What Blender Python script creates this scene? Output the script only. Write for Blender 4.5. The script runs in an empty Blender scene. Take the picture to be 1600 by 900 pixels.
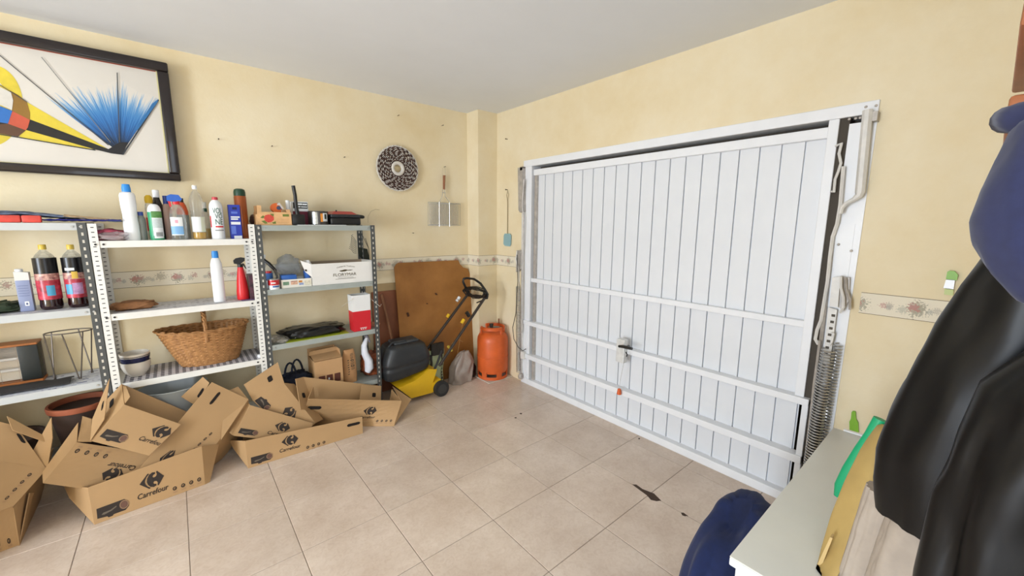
import bpy, bmesh, math, random
from mathutils import Vector, Matrix, noise
random.seed(7)
scene = bpy.context.scene
COL = scene.collection
# ------------------------------------------------------------------ camera
CAM_H = 1.487
FPX, YAW, PITCH, ROLL = 624.736, 0.698085, 0.157941, 0.007834
_f = Vector((math.sin(YAW)*math.cos(PITCH), math.cos(YAW)*math.cos(PITCH), -math.sin(PITCH)))
_r0 = Vector((math.cos(YAW), -math.sin(YAW), 0)); _u0 = _r0.cross(_f)
_r = _r0*math.cos(ROLL) + _u0*math.sin(ROLL); _u = -_r0*math.sin(ROLL) + _u0*math.cos(ROLL)
CAM = Vector((0, 0, CAM_H))
cd = bpy.data.cameras.new('camera'); cam = bpy.data.objects.new('camera', cd); COL.objects.link(cam)
cd.sensor_width = 36; cd.lens = 36*FPX/1600; cd.clip_start = 0.02
cam.matrix_world = Matrix(((_r.x, _u.x, -_f.x, 0), (_r.y, _u.y, -_f.y, 0), (_r.z, _u.z, -_f.z, CAM_H), (0, 0, 0, 1)))
scene.camera = cam
# ------------------------------------------------------------------ world, daylight, exposure
scene.view_settings.view_transform = 'Standard'; scene.view_settings.look = 'None'
scene.view_settings.exposure = 0.0; scene.view_settings.gamma = 1.0
scene.view_settings.use_curve_mapping = False
w = bpy.data.worlds.new('world'); scene.world = w; w.use_nodes = True
w.node_tree.nodes['Background'].inputs[0].default_value = (0.9, 0.95, 1.0, 1)
w.node_tree.nodes['Background'].inputs[1].default_value = 1.0
def area(name, loc, target, sx, sy, power, color=(1, 1, 1)):
    l = bpy.data.lights.new(name, 'AREA'); l.shape = 'RECTANGLE'; l.size = sx; l.size_y = sy
    l.energy = power; l.color = color
    o = bpy.data.objects.new(name, l); COL.objects.link(o); o.location = loc
    o.rotation_euler = (Vector(target)-Vector(loc)).to_track_quat('-Z', 'Y').to_euler()
    return o
area('window_daylight', (-4.04, .65, 1.2), (2, 1.6, 1.1), 0.95, 1.9, 162, (0.875, 0.985, 1.13))
area('doorway_daylight', (-0.05, -0.5, 1.35), (1.0, 2.6, 1.2), 0.95, 1.7, 13, (0.875, 0.985, 1.13))
# ------------------------------------------------------------------ helpers
def P(x, y, X=None, Y=None, Z=None):
    """survey: the point a sight line meets on a wall / shelf / floor plane"""
    d = (x-800)*_r - (y-450)*_u + FPX*_f
    t = X/d.x if X is not None else Y/d.y if Y is not None else (Z-CAM_H)/d.z
    return CAM + d*t
def lin(h):
    h = h.lstrip('#'); c = [int(h[i:i+2], 16)/255 for i in (0, 2, 4)]
    return tuple(x/12.92 if x <= .04045 else ((x+.055)/1.055)**2.4 for x in c)+(1,)
MATS = {}
def m(name, hx='#808080', rough=.5, metal=0, noise=None, bump=None, trans=0, coat=0, spec=None, alpha=1, sheen=0, hx2=None):
    if name in MATS: return MATS[name]
    M = bpy.data.materials.new(name); M.use_nodes = True; MATS[name] = M
    nt = M.node_tree; b = nt.nodes['Principled BSDF']; N = nt.nodes.new; L = nt.links.new
    c = lin(hx); b.inputs['Base Color'].default_value = c; b.inputs['Roughness'].default_value = rough
    b.inputs['Metallic'].default_value = metal; b.inputs['Transmission Weight'].default_value = trans
    b.inputs['Coat Weight'].default_value = coat; b.inputs['Alpha'].default_value = alpha
    if sheen: b.inputs['Sheen Weight'].default_value = sheen
    if spec is not None: b.inputs['Specular IOR Level'].default_value = spec
    if noise or bump: tc = N('ShaderNodeTexCoord')
    if noise:
        n = N('ShaderNodeTexNoise'); n.inputs['Scale'].default_value = noise[0]; n.inputs['Detail'].default_value = 5
        n.inputs['Roughness'].default_value = .6
        L(tc.outputs['Object'], n.inputs['Vector'])
        rp = N('ShaderNodeValToRGB'); rp.color_ramp.elements[0].position = .32; rp.color_ramp.elements[1].position = .68
        a = noise[1]
        rp.color_ramp.elements[0].color = tuple(v*(1-a) for v in c[:3])+(1,)
        rp.color_ramp.elements[1].color = lin(hx2) if hx2 else tuple(min(1, v*(1+a)) for v in c[:3])+(1,)
        L(n.outputs['Fac'], rp.inputs['Fac']); L(rp.outputs['Color'], b.inputs['Base Color'])
    if bump:
        n = N('ShaderNodeTexNoise'); n.inputs['Scale'].default_value = bump[0]; n.inputs['Detail'].default_value = 3
        L(tc.outputs['Object'], n.inputs['Vector'])
        bp = N('ShaderNodeBump'); bp.inputs['Strength'].default_value = bump[1]; bp.inputs['Distance'].default_value = .01
        L(n.outputs['Fac'], bp.inputs['Height']); L(bp.outputs['Normal'], b.inputs['Normal'])
    return M
WM = {}
class MB:
    def __init__(s): s.v = []; s.f = []
    def add(s, vs, fs):
        o = len(s.v); s.v += [Vector(v) for v in vs]; s.f += [tuple(i+o for i in f) for f in fs]; return s
    def box(s, x0, x1, y0, y1, z0, z1):
        return s.add([(x0,y0,z0),(x1,y0,z0),(x1,y1,z0),(x0,y1,z0),(x0,y0,z1),(x1,y0,z1),(x1,y1,z1),(x0,y1,z1)],
                     [(0,3,2,1),(4,5,6,7),(0,1,5,4),(1,2,6,5),(2,3,7,6),(3,0,4,7)])
    def rbox(s, x0, x1, y0, y1, z0, z1, b=.004, seg=2):
        bm = bmesh.new(); bmesh.ops.create_cube(bm, size=1)
        for v in bm.verts: v.co = ((x0+x1)/2+v.co.x*(x1-x0), (y0+y1)/2+v.co.y*(y1-y0), (z0+z1)/2+v.co.z*(z1-z0))
        bmesh.ops.bevel(bm, geom=bm.edges[:], offset=b, segments=seg, affect='EDGES', profile=.5)
        bm.verts.index_update()
        s.add([v.co.copy() for v in bm.verts], [[v.index for v in f.verts] for f in bm.faces]); bm.free(); return s
    def prism(s, pts, t):
        """polygon of world points, extruded by vector t"""
        n = len(pts); pts = [Vector(p) for p in pts]; t = Vector(t)
        nn = Vector((0,0,0))
        for i in range(n): nn += pts[i].cross(pts[(i+1) % n])
        fl = nn.dot(t) > 0
        vs = pts+[p+t for p in pts]
        fs = [tuple(range(n)), tuple(reversed(range(n, 2*n)))]+[((i+1) % n, i, i+n, (i+1) % n+n) for i in range(n)]
        if fl: fs = [tuple(reversed(f)) for f in fs]
        return s.add(vs, fs)
    def lathe(s, prof, seg=24, c=(0,0,0), sq=1.0, sx=1.0, caps=True):
        vs = []; n = len(prof); k = len(s.v)
        for r, z in prof:
            for i in range(seg):
                a = 2*math.pi*i/seg; vs.append((c[0]+r*sx*math.cos(a), c[1]+r*sq*math.sin(a), c[2]+z))
        fs = [(j*seg+i, j*seg+(i+1) % seg, (j+1)*seg+(i+1) % seg, (j+1)*seg+i) for j in range(n-1) for i in range(seg)]
        if caps:
            fs.append(tuple(reversed(range(seg)))); fs.append(tuple((n-1)*seg+i for i in range(seg)))
        return s.add(vs, fs)
    def tube(s, pts, r, seg=8, closed=False, flat=None):
        pts = [Vector(p) for p in pts]; n = len(pts); vs = []; prev = None
        for i, p in enumerate(pts):
            a = pts[(i-1) % n] if (closed or i > 0) else p; b = pts[(i+1) % n] if (closed or i < n-1) else p
            t = (b-a)
            t = t.normalized() if t.length > 1e-9 else Vector((0,0,1))
            if prev is None:
                up = Vector((0,0,1)) if abs(t.z) < .9 else Vector((1,0,0))
                x = t.cross(up).normalized()
            else:
                x = (prev - t*prev.dot(t))
                x = x.normalized() if x.length > 1e-6 else t.orthogonal().normalized()
            prev = x; y = t.cross(x); rr = r[i] if isinstance(r, (list, tuple)) else r
            for j in range(seg):
                an = 2*math.pi*(j+.5)/seg
                vs.append(p + x*rr*math.cos(an) + y*rr*math.sin(an)*(flat or 1))
        m_ = n if closed else n-1
        fs = [(i*seg+j, i*seg+(j+1) % seg, ((i+1) % n)*seg+(j+1) % seg, ((i+1) % n)*seg+j) for i in range(m_) for j in range(seg)]
        if not closed: fs += [tuple(reversed(range(seg))), tuple((n-1)*seg+j for j in range(seg))]
        return s.add(vs, fs)
    def blob(s, c, size, e=.6, amp=.1, freq=2.0, seed=0, nu=40, nv=24, zmin=None, rz=0, fold=0):
        c = Vector(c); vs = []
        def pw(v): return math.copysign(abs(v)**e, v)
        for j in range(nv+1):
            ph = -math.pi/2+math.pi*j/nv
            for i in range(nu):
                th = 2*math.pi*i/nu
                d = Vector((pw(math.cos(ph))*pw(math.cos(th)), pw(math.cos(ph))*pw(math.sin(th)), pw(math.sin(ph))))
                q = Vector((math.cos(ph)*math.cos(th), math.cos(ph)*math.sin(th), math.sin(ph)))
                k = 1+amp*(noise.noise(q*freq+Vector((seed*3.7, seed, 0)))+.5*noise.noise(q*freq*2.3+Vector((seed, 0, seed*1.3))))
                if fold: k += fold*(abs(noise.noise(q*freq*1.7+Vector((0, seed*2, 5))))*-1+.2)
                p = Vector((d.x*size[0]*k, d.y*size[1]*k, d.z*size[2]*k))
                p = Vector((p.x*math.cos(rz)-p.y*math.sin(rz), p.x*math.sin(rz)+p.y*math.cos(rz), p.z))+c
                if zmin is not None and p.z < zmin: p.z = zmin
                vs.append(p)
        fs = [(j*nu+i, j*nu+(i+1) % nu, (j+1)*nu+(i+1) % nu, (j+1)*nu+i) for j in range(nv) for i in range(nu)]
        return s.add(vs, fs)
    def grid(s, fn, nu, nv, thick=None, closed=False):
        vs = [Vector(fn(i/nu, j/nv)) for j in range(nv+1) for i in range(nu+1)]
        w_ = nu+1
        fs = [(j*w_+i, j*w_+i+1, (j+1)*w_+i+1, (j+1)*w_+i) for j in range(nv) for i in range(nu)]
        if thick is None: return s.add(vs, fs)
        t = Vector(thick); n = len(vs)
        vs2 = vs+[v+t for v in vs]; fs2 = fs+[tuple(k+n for k in reversed(f)) for f in fs]
        rim = [i for i in range(nu+1)]+[j*w_+nu for j in range(1, nv+1)]+[nv*w_+i for i in range(nu-1, -1, -1)]+[j*w_ for j in range(nv-1, 0, -1)]
        for a, b in zip(rim, rim[1:]+rim[:1]): fs2.append((b, a, a+n, b+n))
        return s.add(vs2, fs2)
    def mesh(s, name, mat, inv=None, smooth=None):
        me = bpy.data.meshes.new(name)
        vs = [inv @ v for v in s.v] if inv is not None else s.v
        me.from_pydata([tuple(v) for v in vs], [], s.f)
        if mat: me.materials.append(mat)
        if smooth is not None:
            me.polygons.foreach_set('use_smooth', [True]*len(me.polygons)); me.set_sharp_from_angle(angle=math.radians(smooth))
        me.update(); return me
    def build(s, name, mat, parent=None, smooth=None, local=False, **props):
        inv = None
        if parent is not None and not local: inv = WM[parent.name].inverted()
        o = bpy.data.objects.new(name, s.mesh(name, mat, inv, smooth)); COL.objects.link(o)
        o.parent = parent
        WM[o.name] = WM[parent.name].copy() if parent is not None else Matrix.Identity(4)
        for k, v in props.items(): o[k] = v
        return o
def thing(name, label, cat, loc=(0,0,0), rz=0, group=None):
    o = bpy.data.objects.new(name, None); COL.objects.link(o); o.empty_display_size = .05
    o.location = loc; o.rotation_euler = (0, 0, rz); o['label'] = label; o['category'] = cat
    if group: o['group'] = group
    WM[o.name] = Matrix.Translation(Vector(loc)) @ Matrix.Rotation(rz, 4, 'Z')
    return o
def solo(mb, name, mat, label, cat, group=None, smooth=None):
    """a thing that is one mesh; origin moved to the middle of its base"""
    xs = [v.x for v in mb.v]; ys = [v.y for v in mb.v]; zs = [v.z for v in mb.v]
    base = Vector(((min(xs)+max(xs))/2, (min(ys)+max(ys))/2, min(zs)))
    o = bpy.data.objects.new(name, mb.mesh(name, mat, Matrix.Translation(-base), smooth)); COL.objects.link(o)
    o.location = base; o['label'] = label; o['category'] = cat
    if group: o['group'] = group
    WM[o.name] = Matrix.Translation(base)
    return o
def struct(mb, name, mat, smooth=None):
    o = mb.build(name, mat, None, smooth); o['kind'] = 'structure'; return o
_TXT = {}
def text_mesh(body, shear=0.0, bold=0.0):
    k = (body, shear, bold)
    if k in _TXT: return _TXT[k]
    cu = bpy.data.curves.new('t', 'FONT'); cu.body = body; cu.size = 1; cu.shear = shear; cu.offset = bold; cu.resolution_u = 3
    ob = bpy.data.objects.new('t', cu); COL.objects.link(ob)
    dg = bpy.context.evaluated_depsgraph_get()
    me = bpy.data.meshes.new_from_object(ob.evaluated_get(dg))
    vs = [v.co.copy() for v in me.vertices]; fs = [tuple(p.vertices) for p in me.polygons]
    bpy.data.objects.remove(ob); bpy.data.curves.remove(cu); bpy.data.meshes.remove(me)
    x0 = min(v.x for v in vs); x1 = max(v.x for v in vs); y0 = min(v.y for v in vs); y1 = max(v.y for v in vs)
    vs = [((v.x-x0)/(x1-x0), (v.y-y0)/(y1-y0)) for v in vs]
    _TXT[k] = (vs, fs); return _TXT[k]
class Face:
    """a flat quad (bl, br, tr, tl); prints are laid on it in its own 0..1 coordinates"""
    def __init__(s, bl, br, tr, tl):
        s.q = [Vector(bl), Vector(br), Vector(tr), Vector(tl)]
        s.n = (s.q[1]-s.q[0]).cross(s.q[3]-s.q[0]).normalized()
        s.wu = (s.q[1]-s.q[0]).length; s.wv = (s.q[3]-s.q[0]).length
    def at(s, u, v, off=.0012):
        a, b, c, d = s.q
        return a*(1-u)*(1-v)+b*u*(1-v)+c*u*v+d*(1-u)*v + s.n*off
    def poly(s, mb, pts, off=.0012):
        return mb.add([s.at(u, v, off) for u, v in pts], [tuple(range(len(pts)))])
    def rect(s, mb, u0, v0, u1, v1, off=.0012): return s.poly(mb, [(u0,v0),(u1,v0),(u1,v1),(u0,v1)], off)
    def text(s, mb, body, u0, v0, u1, v1, off=.0014, shear=0, bold=0):
        vs, fs = text_mesh(body, shear, bold)
        return mb.add([s.at(u0+a*(u1-u0), v0+b*(v1-v0), off) for a, b in vs], fs)
    def ring(s, mb, u, v, ru, rv, off=.0013, inner=.62, n=20):
        o = [(u+ru*math.cos(2*math.pi*i/n), v+rv*math.sin(2*math.pi*i/n)) for i in range(n)]
        i_ = [(u+ru*inner*math.cos(2*math.pi*i/n), v+rv*inner*math.sin(2*math.pi*i/n)) for i in range(n)]
        pts = [s.at(*p, off) for p in o+i_]
        return mb.add(pts, [(i, (i+1) % n, n+(i+1) % n, n+i) for i in range(n)])
    def disc(s, mb, u, v, ru, rv, off=.0013, n=20):
        return s.poly(mb, [(u+ru*math.cos(2*math.pi*i/n), v+rv*math.sin(2*math.pi*i/n)) for i in range(n)], off)
# ------------------------------------------------------------------ the setting
XW, YB, ZC = 2.434, 3.322, 2.513          # door wall, back wall, ceiling
XL, YF = -4.0, -0.13                      # left wall, front wall (behind the camera, with the doorway the camera looks through)
def wall_mat():
    M = m('cream_wall', '#ecdcb1', .85, bump=(60, .08))
    nt = M.node_tree; b = nt.nodes['Principled BSDF']; N = nt.nodes.new; L = nt.links.new
    tc = N('ShaderNodeTexCoord')
    n1 = N('ShaderNodeTexNoise'); n1.inputs['Scale'].default_value = 1.6; n1.inputs['Detail'].default_value = 6; n1.inputs['Roughness'].default_value = .65
    n2 = N('ShaderNodeTexNoise'); n2.inputs['Scale'].default_value = 9; n2.inputs['Detail'].default_value = 8; n2.inputs['Roughness'].default_value = .8
    L(tc.outputs['Object'], n1.inputs['Vector']); L(tc.outputs['Object'], n2.inputs['Vector'])
    r1 = N('ShaderNodeValToRGB'); r1.color_ramp.elements[0].position = .3; r1.color_ramp.elements[1].position = .7
    r1.color_ramp.elements[0].color = lin('#e4d0a6'); r1.color_ramp.elements[1].color = lin('#efe2c4')
    L(n1.outputs['Fac'], r1.inputs['Fac'])
    r2 = N('ShaderNodeValToRGB'); r2.color_ramp.elements[0].position = .70; r2.color_ramp.elements[1].position = .82
    r2.color_ramp.elements[0].color = (1,1,1,1); r2.color_ramp.elements[1].color = (.82,.78,.70,1)
    L(n2.outputs['Fac'], r2.inputs['Fac'])
    mx = N('ShaderNodeMix'); mx.data_type = 'RGBA'; mx.blend_type = 'MULTIPLY'; mx.inputs[0].default_value = .6
    L(r1.outputs['Color'], mx.inputs[6]); L(r2.outputs['Color'], mx.inputs[7]); L(mx.outputs[2], b.inputs['Base Color'])
    return M
WALL = wall_mat()
CEIL = m('ceiling_paint', '#e8eaec', .9, noise=(1.2, .025), bump=(40, .05))
DY0, DY1, DZ = .393, 2.741, 2.04          # garage door opening
struct(MB().box(XL-.12, XW+.15, YB, YB+.12, 0, ZC), 'wall_back', WALL)
wr = struct(MB().box(XW, XW+.15, DY1, YB, 0, ZC).box(XW, XW+.15, YF-.12, DY0, 0, ZC).box(XW, XW+.15, DY0, DY1, DZ, ZC), 'wall_right', WALL)
struct(MB().box(2.215, XW, 3.14, YB, 0, ZC), 'wall_pillar', WALL)
struct(MB().box(XW-.016, XW, YF, .055, 0, ZC), 'wall_pilaster', WALL)
struct(MB().box(XL-.12, XL, YF-.12, .1, 0, ZC).box(XL-.12, XL, 1.2, YB, 0, ZC).box(XL-.12, XL, .1, 1.2, 0, .15).box(XL-.12, XL, .1, 1.2, 2.25, ZC), 'wall_left', WALL)
struct(MB().box(XL, -.55, YF-.12, YF, 0, ZC).box(.45, XW, YF-.12, YF, 0, ZC).box(-.55, .45, YF-.12, YF, 2.1, ZC), 'wall_front', WALL)
struct(MB().box(XL-.12, XW+.15, YF-.12, YB+.12, ZC, ZC+.1), 'ceiling', CEIL)
# window in the left wall and lining of the doorway (both outside the picture, the daylight comes through them)
wf = MB(); wf.box(XL-.1, XL+.01, .1, .15, .15, 2.25).box(XL-.1, XL+.01, 1.15, 1.2, .15, 2.25).box(XL-.1, XL+.01, .15, 1.15, .15, .2).box(XL-.1, XL+.01, .15, 1.15, 2.2, 2.25)
struct(wf, 'window_1', m('window_white', '#eeeeec', .4))
# ---- wallpaper border
def border_mat():
    M = bpy.data.materials.new('floral_border'); M.use_nodes = True; nt = M.node_tree; b = nt.nodes['Principled BSDF']; N = nt.nodes.new; L = nt.links.new
    b.inputs['Roughness'].default_value = .7
    tc = N('ShaderNodeTexCoord'); sp = N('ShaderNodeSeparateXYZ'); L(tc.outputs['UV'], sp.inputs[0])
    def math_(op, a, bb=None, c=None):
        n = N('ShaderNodeMath'); n.operation = op
        for i, q in enumerate((a, bb, c)):
            if q is None: continue
            if isinstance(q, (int, float)): n.inputs[i].default_value = q
            else: L(q, n.inputs[i])
        return n.outputs[0]
    def mixc(f, a, c):
        n = N('ShaderNodeMix'); n.data_type = 'RGBA'; L(f, n.inputs[0])
        if isinstance(a, str): n.inputs[6].default_value = lin(a)
        else: L(a, n.inputs[6])
        n.inputs[7].default_value = lin(c); return n.outputs[2]
    U, V = sp.outputs[0], sp.outputs[1]        # U in metres, V 0..1
    def flowers(period, phase, v0, rad, col, cur, ns=60, k=.5):
        # clusters of petals: distance to the bouquet's middle, roughened
        s_ = math_('ADD', U, phase); fr = math_('PINGPONG', s_, period/2)
        c2 = N('ShaderNodeCombineXYZ'); L(fr, c2.inputs[0]); L(math_('MULTIPLY', math_('SUBTRACT', V, v0), .098), c2.inputs[1])
        ln = N('ShaderNodeVectorMath'); ln.operation = 'LENGTH'; L(c2.outputs[0], ln.inputs[0])
        nz = N('ShaderNodeTexNoise'); nz.inputs['Scale'].default_value = ns; nz.inputs['Detail'].default_value = 2
        cc = N('ShaderNodeCombineXYZ'); L(U, cc.inputs[0]); L(math_('MULTIPLY', V, .098), cc.inputs[1]); L(cc.outputs[0], nz.inputs['Vector'])
        d = math_('ADD', ln.outputs['Value'], math_('MULTIPLY', math_('SUBTRACT', nz.outputs['Fac'], .5), rad*4))
        f = math_('MULTIPLY', math_('SMOOTH_MIN', math_('GREATER_THAN', rad, d), 1, .01), k)
        return mixc(f, cur, col)
    c = '#e8dec8'
    c = flowers(.19, 0, .45, .026, '#94907c', c, 120, .7)
    c = flowers(.23, .085, .40, .015, '#a5a596', c, 170, .5)
    c = flowers(.31, .12, .6, .022, '#a39a84', c, 130, .6)
    c = flowers(.19, .01, .52, .016, '#bd8178', c, 110, .8)
    c = flowers(.26, .085, .58, .013, '#b98f86', c, 130, .7)
    c = flowers(.13, .03, .42, .010, '#9a9a90', c, 260, .55)
    c = flowers(.15, .05, .5, .013, '#a89f92', c, 200, .5)
    c = flowers(.28, .2, .5, .011, '#c09088', c, 140, .65)
    edge = math_('GREATER_THAN', math_('ABSOLUTE', math_('SUBTRACT', V, .5)), .478)
    c = mixc(edge, c, '#7c6a50')
    L(c, b.inputs['Base Color']); return M
BORD = border_mat()
def border(n, a, b_, nrm):
    a = Vector(a); b_ = Vector(b_); L_ = (b_-a).length; t = Vector(nrm)*.0025; Z0, Z1 = 1.089, 1.187
    vs = [a+t+Vector((0,0,Z0)), b_+t+Vector((0,0,Z0)), b_+t+Vector((0,0,Z1)), a+t+Vector((0,0,Z1))]
    mb = MB(); mb.add(vs+[v-t for v in vs], [(0,1,2,3),(4,7,6,5),(0,4,5,1),(1,5,6,2),(2,6,7,3),(3,7,4,0)])
    o = struct(mb, 'trim_%d' % n, BORD); uv = o.data.uv_layers.new(name='UVMap')
    cs = [(0,0),(L_,0),(L_,1),(0,1)]*2
    for l in o.data.loops: uv.data[l.index].uv = cs[l.vertex_index]
border(1, (XL, YB, 0), (2.215, YB, 0), (0,-1,0))
border(2, (2.215, YB, 0), (2.215, 3.14, 0), (-1,0,0))
border(3, (2.2125, 3.14, 0), (XW, 3.14, 0), (0,-1,0))
border(4, (XW, 3.14, 0), (XW, 2.79, 0), (-1,0,0))
border(5, (XW, .362, 0), (XW, .055, 0), (-1,0,0))
# ---- tiled floor
def tile_mat():
    M = m('floor_tile', '#dcc7b4', .26, noise=(3.2, .10), spec=.5, hx2='#e6d5c5')
    nt = M.node_tree; b = nt.nodes['Principled BSDF']; N = nt.nodes.new; L = nt.links.new
    rp = b.inputs['Base Color'].links[0].from_node
    tc = N('ShaderNodeTexCoord'); n = N('ShaderNodeTexNoise'); n.inputs['Scale'].default_value = 38; n.inputs['Detail'].default_value = 4; n.inputs['Distortion'].default_value = 1.5
    oi = N('ShaderNodeObjectInfo'); va = N('ShaderNodeVectorMath'); va.operation = 'ADD'
    L(tc.outputs['Object'], va.inputs[0]); L(oi.outputs['Location'], va.inputs[1]); L(va.outputs[0], n.inputs['Vector'])
    nz = rp.inputs['Fac'].links[0].from_node; L(va.outputs[0], nz.inputs['Vector'])
    r2 = N('ShaderNodeValToRGB'); r2.color_ramp.elements[0].position = .4; r2.color_ramp.elements[0].color = (1,1,1,1); r2.color_ramp.elements[1].position = .78; r2.color_ramp.elements[1].color = (.90,.86,.83,1)
    L(n.outputs['Fac'], r2.inputs['Fac'])
    mx = N('ShaderNodeMix'); mx.data_type = 'RGBA'; mx.blend_type = 'MULTIPLY'; mx.inputs[0].default_value = 1
    L(rp.outputs['Color'], mx.inputs[6]); L(r2.outputs['Color'], mx.inputs[7])
    hv = N('ShaderNodeHueSaturation'); mr = N('ShaderNodeMapRange'); mr.inputs[3].default_value = .95; mr.inputs[4].default_value = 1.04
    L(oi.outputs['Random'], mr.inputs[0]); L(mr.outputs[0], hv.inputs['Value']); L(mx.outputs[2], hv.inputs['Color']); L(hv.outputs[0], b.inputs['Base Color'])
    return M
TILE = tile_mat()
floor = struct(MB().box(XL-.12, XW+.3, YF-.6, YB+.12, -.08, -.0025), 'floor', m('grout', '#97877a', .9))
TP, GX, GY, G = .3975, 1.505, 1.453, .0016
cache = {}
for i in range(-15, 4):
    for j in range(-5, 6):
        x0 = max(GX+i*TP+G, XL); x1 = min(GX+(i+1)*TP-G, XW+.02); y0 = max(GY+j*TP+G, YF-.55); y1 = min(GY+(j+1)*TP-G, YB)
        if x1-x0 < .02 or y1-y0 < .02: continue
        cx, cy = (x0+x1)/2, (y0+y1)/2; k = (round(x1-x0, 4), round(y1-y0, 4))
        if k not in cache:
            a, b_ = (x1-x0)/2, (y1-y0)/2; e = .0015; mb = MB()
            vs = [(-a,-b_,-.006),(a,-b_,-.006),(a,b_,-.006),(-a,b_,-.006),(-a,-b_,-e),(a,-b_,-e),(a,b_,-e),(-a,b_,-e),(-a+e,-b_+e,0),(a-e,-b_+e,0),(a-e,b_-e,0),(-a+e,b_-e,0)]
            fs = [(8,9,10,11)]+[(q, (q+1) % 4, 4+(q+1) % 4, 4+q) for q in range(4)]+[(4+q, 4+(q+1) % 4, 8+(q+1) % 4, 8+q) for q in range(4)]
            cache[k] = mb.add(vs, fs).mesh('tile', TILE)
        t = bpy.data.objects.new('tile', cache[k]); COL.objects.link(t); t.location = (cx, cy, 0); t.parent = floor
# chipped corners showing the dark screed
CH = m('dark_screed', '#4a3a30', .95)
for px in ([(988,757),(994,757),(1004,764),(1014,768),(1022,771),(1033,782),(1026,783),(1017,781),(1011,774),(1000,766)],
           [(1064,801),(1068,801),(1075,806),(1070,806.5),(1066,805)], [(812,645.3),(816,645.6),(815,647.4),(812.5,647)], [(804,652),(807,651.6),(807,653.4),(804.5,653.6)],
           [(997,684.5),(1000,684.2),(1000,686),(998,686.4)]):
    mb = MB(); mb.prism([P(*p, Z=.0006) for p in px], (0, 0, -.004)); mb.build('chip', CH, floor)
# ------------------------------------------------------------------ garage door
DW = m('door_white', '#e3e5e8', .38, noise=(2.0, .03)); DW2 = m('door_bar_white', '#edeef0', .35, noise=(5, .03))
GAL = m('worn_and_shaded_grey', '#b5aea6', .45, metal=.25, noise=(25, .18)); STEEL = m('spring_steel', '#b9b9b8', .32, metal=.85, noise=(40, .15))
GAPSHADE = m('gap_shade', '#4d463e', .9)
door = thing('door_1', 'white ribbed metal up-and-over garage door', 'garage door', (XW, 1.56, 0)); door['kind'] = 'structure'
def dpart(name, mb, mat=DW2, smooth=None, parent=None, **k): return mb.build(name, mat, parent or door, smooth, **k)
dpart('shade_sheet', MB().box(XW+.10, XW+.105, DY0, DY1, 0, DZ), GAPSHADE)  # dark sheet added behind the leaf: blocks light, stands in for shade in gaps
dpart('frame_header', MB().rbox(XW-.012, XW+.10, DY0, DY1, 1.985, DZ, .003))
dpart('frame_jamb', MB().rbox(XW-.012, XW+.10, 2.635, DY1-.02, 0.0, 1.985, .003))
dpart('frame_jamb', MB().box(XW-.006, XW+.10, DY0, .425, 0, 1.985))
SW = 2.05/20
y_l = 2.60
sm = MB()
prof = [(0,.000),(.0840,.000),(.0845,-.004),(.0935,-.004),(.0945,.011),(.0985,.011),(.0995,.000),(SW,.000)]
for z0, z1 in ((0.03, 1.95),):
    for k in range(len(prof)-1):
        (a, xa), (b_, xb) = prof[k], prof[k+1]
        sm.add([(xa, -a, z0), (xb, -b_, z0), (xb, -b_, z1), (xa, -a, z1)], [(0,3,2,1)])
        sm.add([(xa+.002, -a, z0), (xb+.002, -b_, z0), (xb+.002, -b_, z1), (xa+.002, -a, z1)], [(0,1,2,3)])
sme = sm.mesh('slat', DW)
for k in range(20):
    o = bpy.data.objects.new('slat', sme); COL.objects.link(o); o.parent = door
    o.location = (.028, y_l-k*SW-1.56, 0)
dpart('leaf_top_rail', MB().rbox(XW-.002, XW+.045, .53, 2.62, 1.905, 1.955, .003))
dpart('leaf_stile', MB().rbox(XW-.008, XW+.045, .527, .568, .60, 1.985, .003))
dpart('leaf_stile', MB().rbox(XW+.006, XW+.045, 2.585, 2.615, .05, 1.95, .003), GAL)  # grey here paints in the brown-grey shading on the left stile
dpart('cross_bar', MB().rbox(XW-.006, XW+.028, .56, 2.63, .975, 1.010, .003))
dpart('cross_bar', MB().rbox(XW-.030, XW+.028, .50, 2.715, .575, .612, .003))
dpart('cross_bar', MB().rbox(XW-.036, XW+.028, .50, 2.690, .255, .297, .003))
dpart('bottom_rail', MB().rbox(XW-.020, XW+.045, .50, 2.735, .0, .052, .003))
dpart('side_rail', MB().rbox(XW-.024, XW+.028, .50, .528, .052, .60, .003), DW2)
dpart('side_rail', MB().rbox(XW-.020, XW+.028, 2.66, 2.70, .052, .60, .003), DW2)
# right jamb: cover plates and folding arm gear
dpart('cover_plate', MB().box(XW-.003, XW+.0, .425, .49, .70, 1.955), DW2)
dpart('cover_plate', MB().box(XW-.009, XW-.003, .418, .487, 1.10, 1.50), DW2)
dpart('rail_slot_shade', MB().box(XW+.002, XW+.05, .49, .527, 0, 1.985), GAPSHADE)  # solid dark strip painting in the shade of the open gap
def arm(pts, r=.010, mat=GAL, name='link_arm', sm_=40): return dpart(name, MB().tube(pts, r, 6), mat, sm_)
WHB = m('arm_white', '#dcd9d3', .4, noise=(18, .08))
def D(px, py, X): return P(px, py, X=X)
XA = XW-.045
dpart('guard_tube', MB().tube([D(1356,172,XA), D(1344,300,XA), D(1342,306,XA), D(1334,312,XA-.005), D(1322,318,XA-.01), D(1316,324,XA-.01), D(1313,334,XA-.01)], [.019,.019,.016,.011,.009,.009,.008], 8), WHB, 40)
dpart('guard_bracket', MB().box(XW-.05, XW, .388, .437, 1.945, 1.985), GAL)
arm([D(1306,228,XW-.01), D(1315,224,XW-.03), D(1311,240,XW-.03), D(1314,255,XW-.03), D(1310,268,XW-.03), D(1305,280,XW-.03), D(1303,300,XW-.03), D(1299,299,XW-.01)], .006, WHB)
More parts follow.
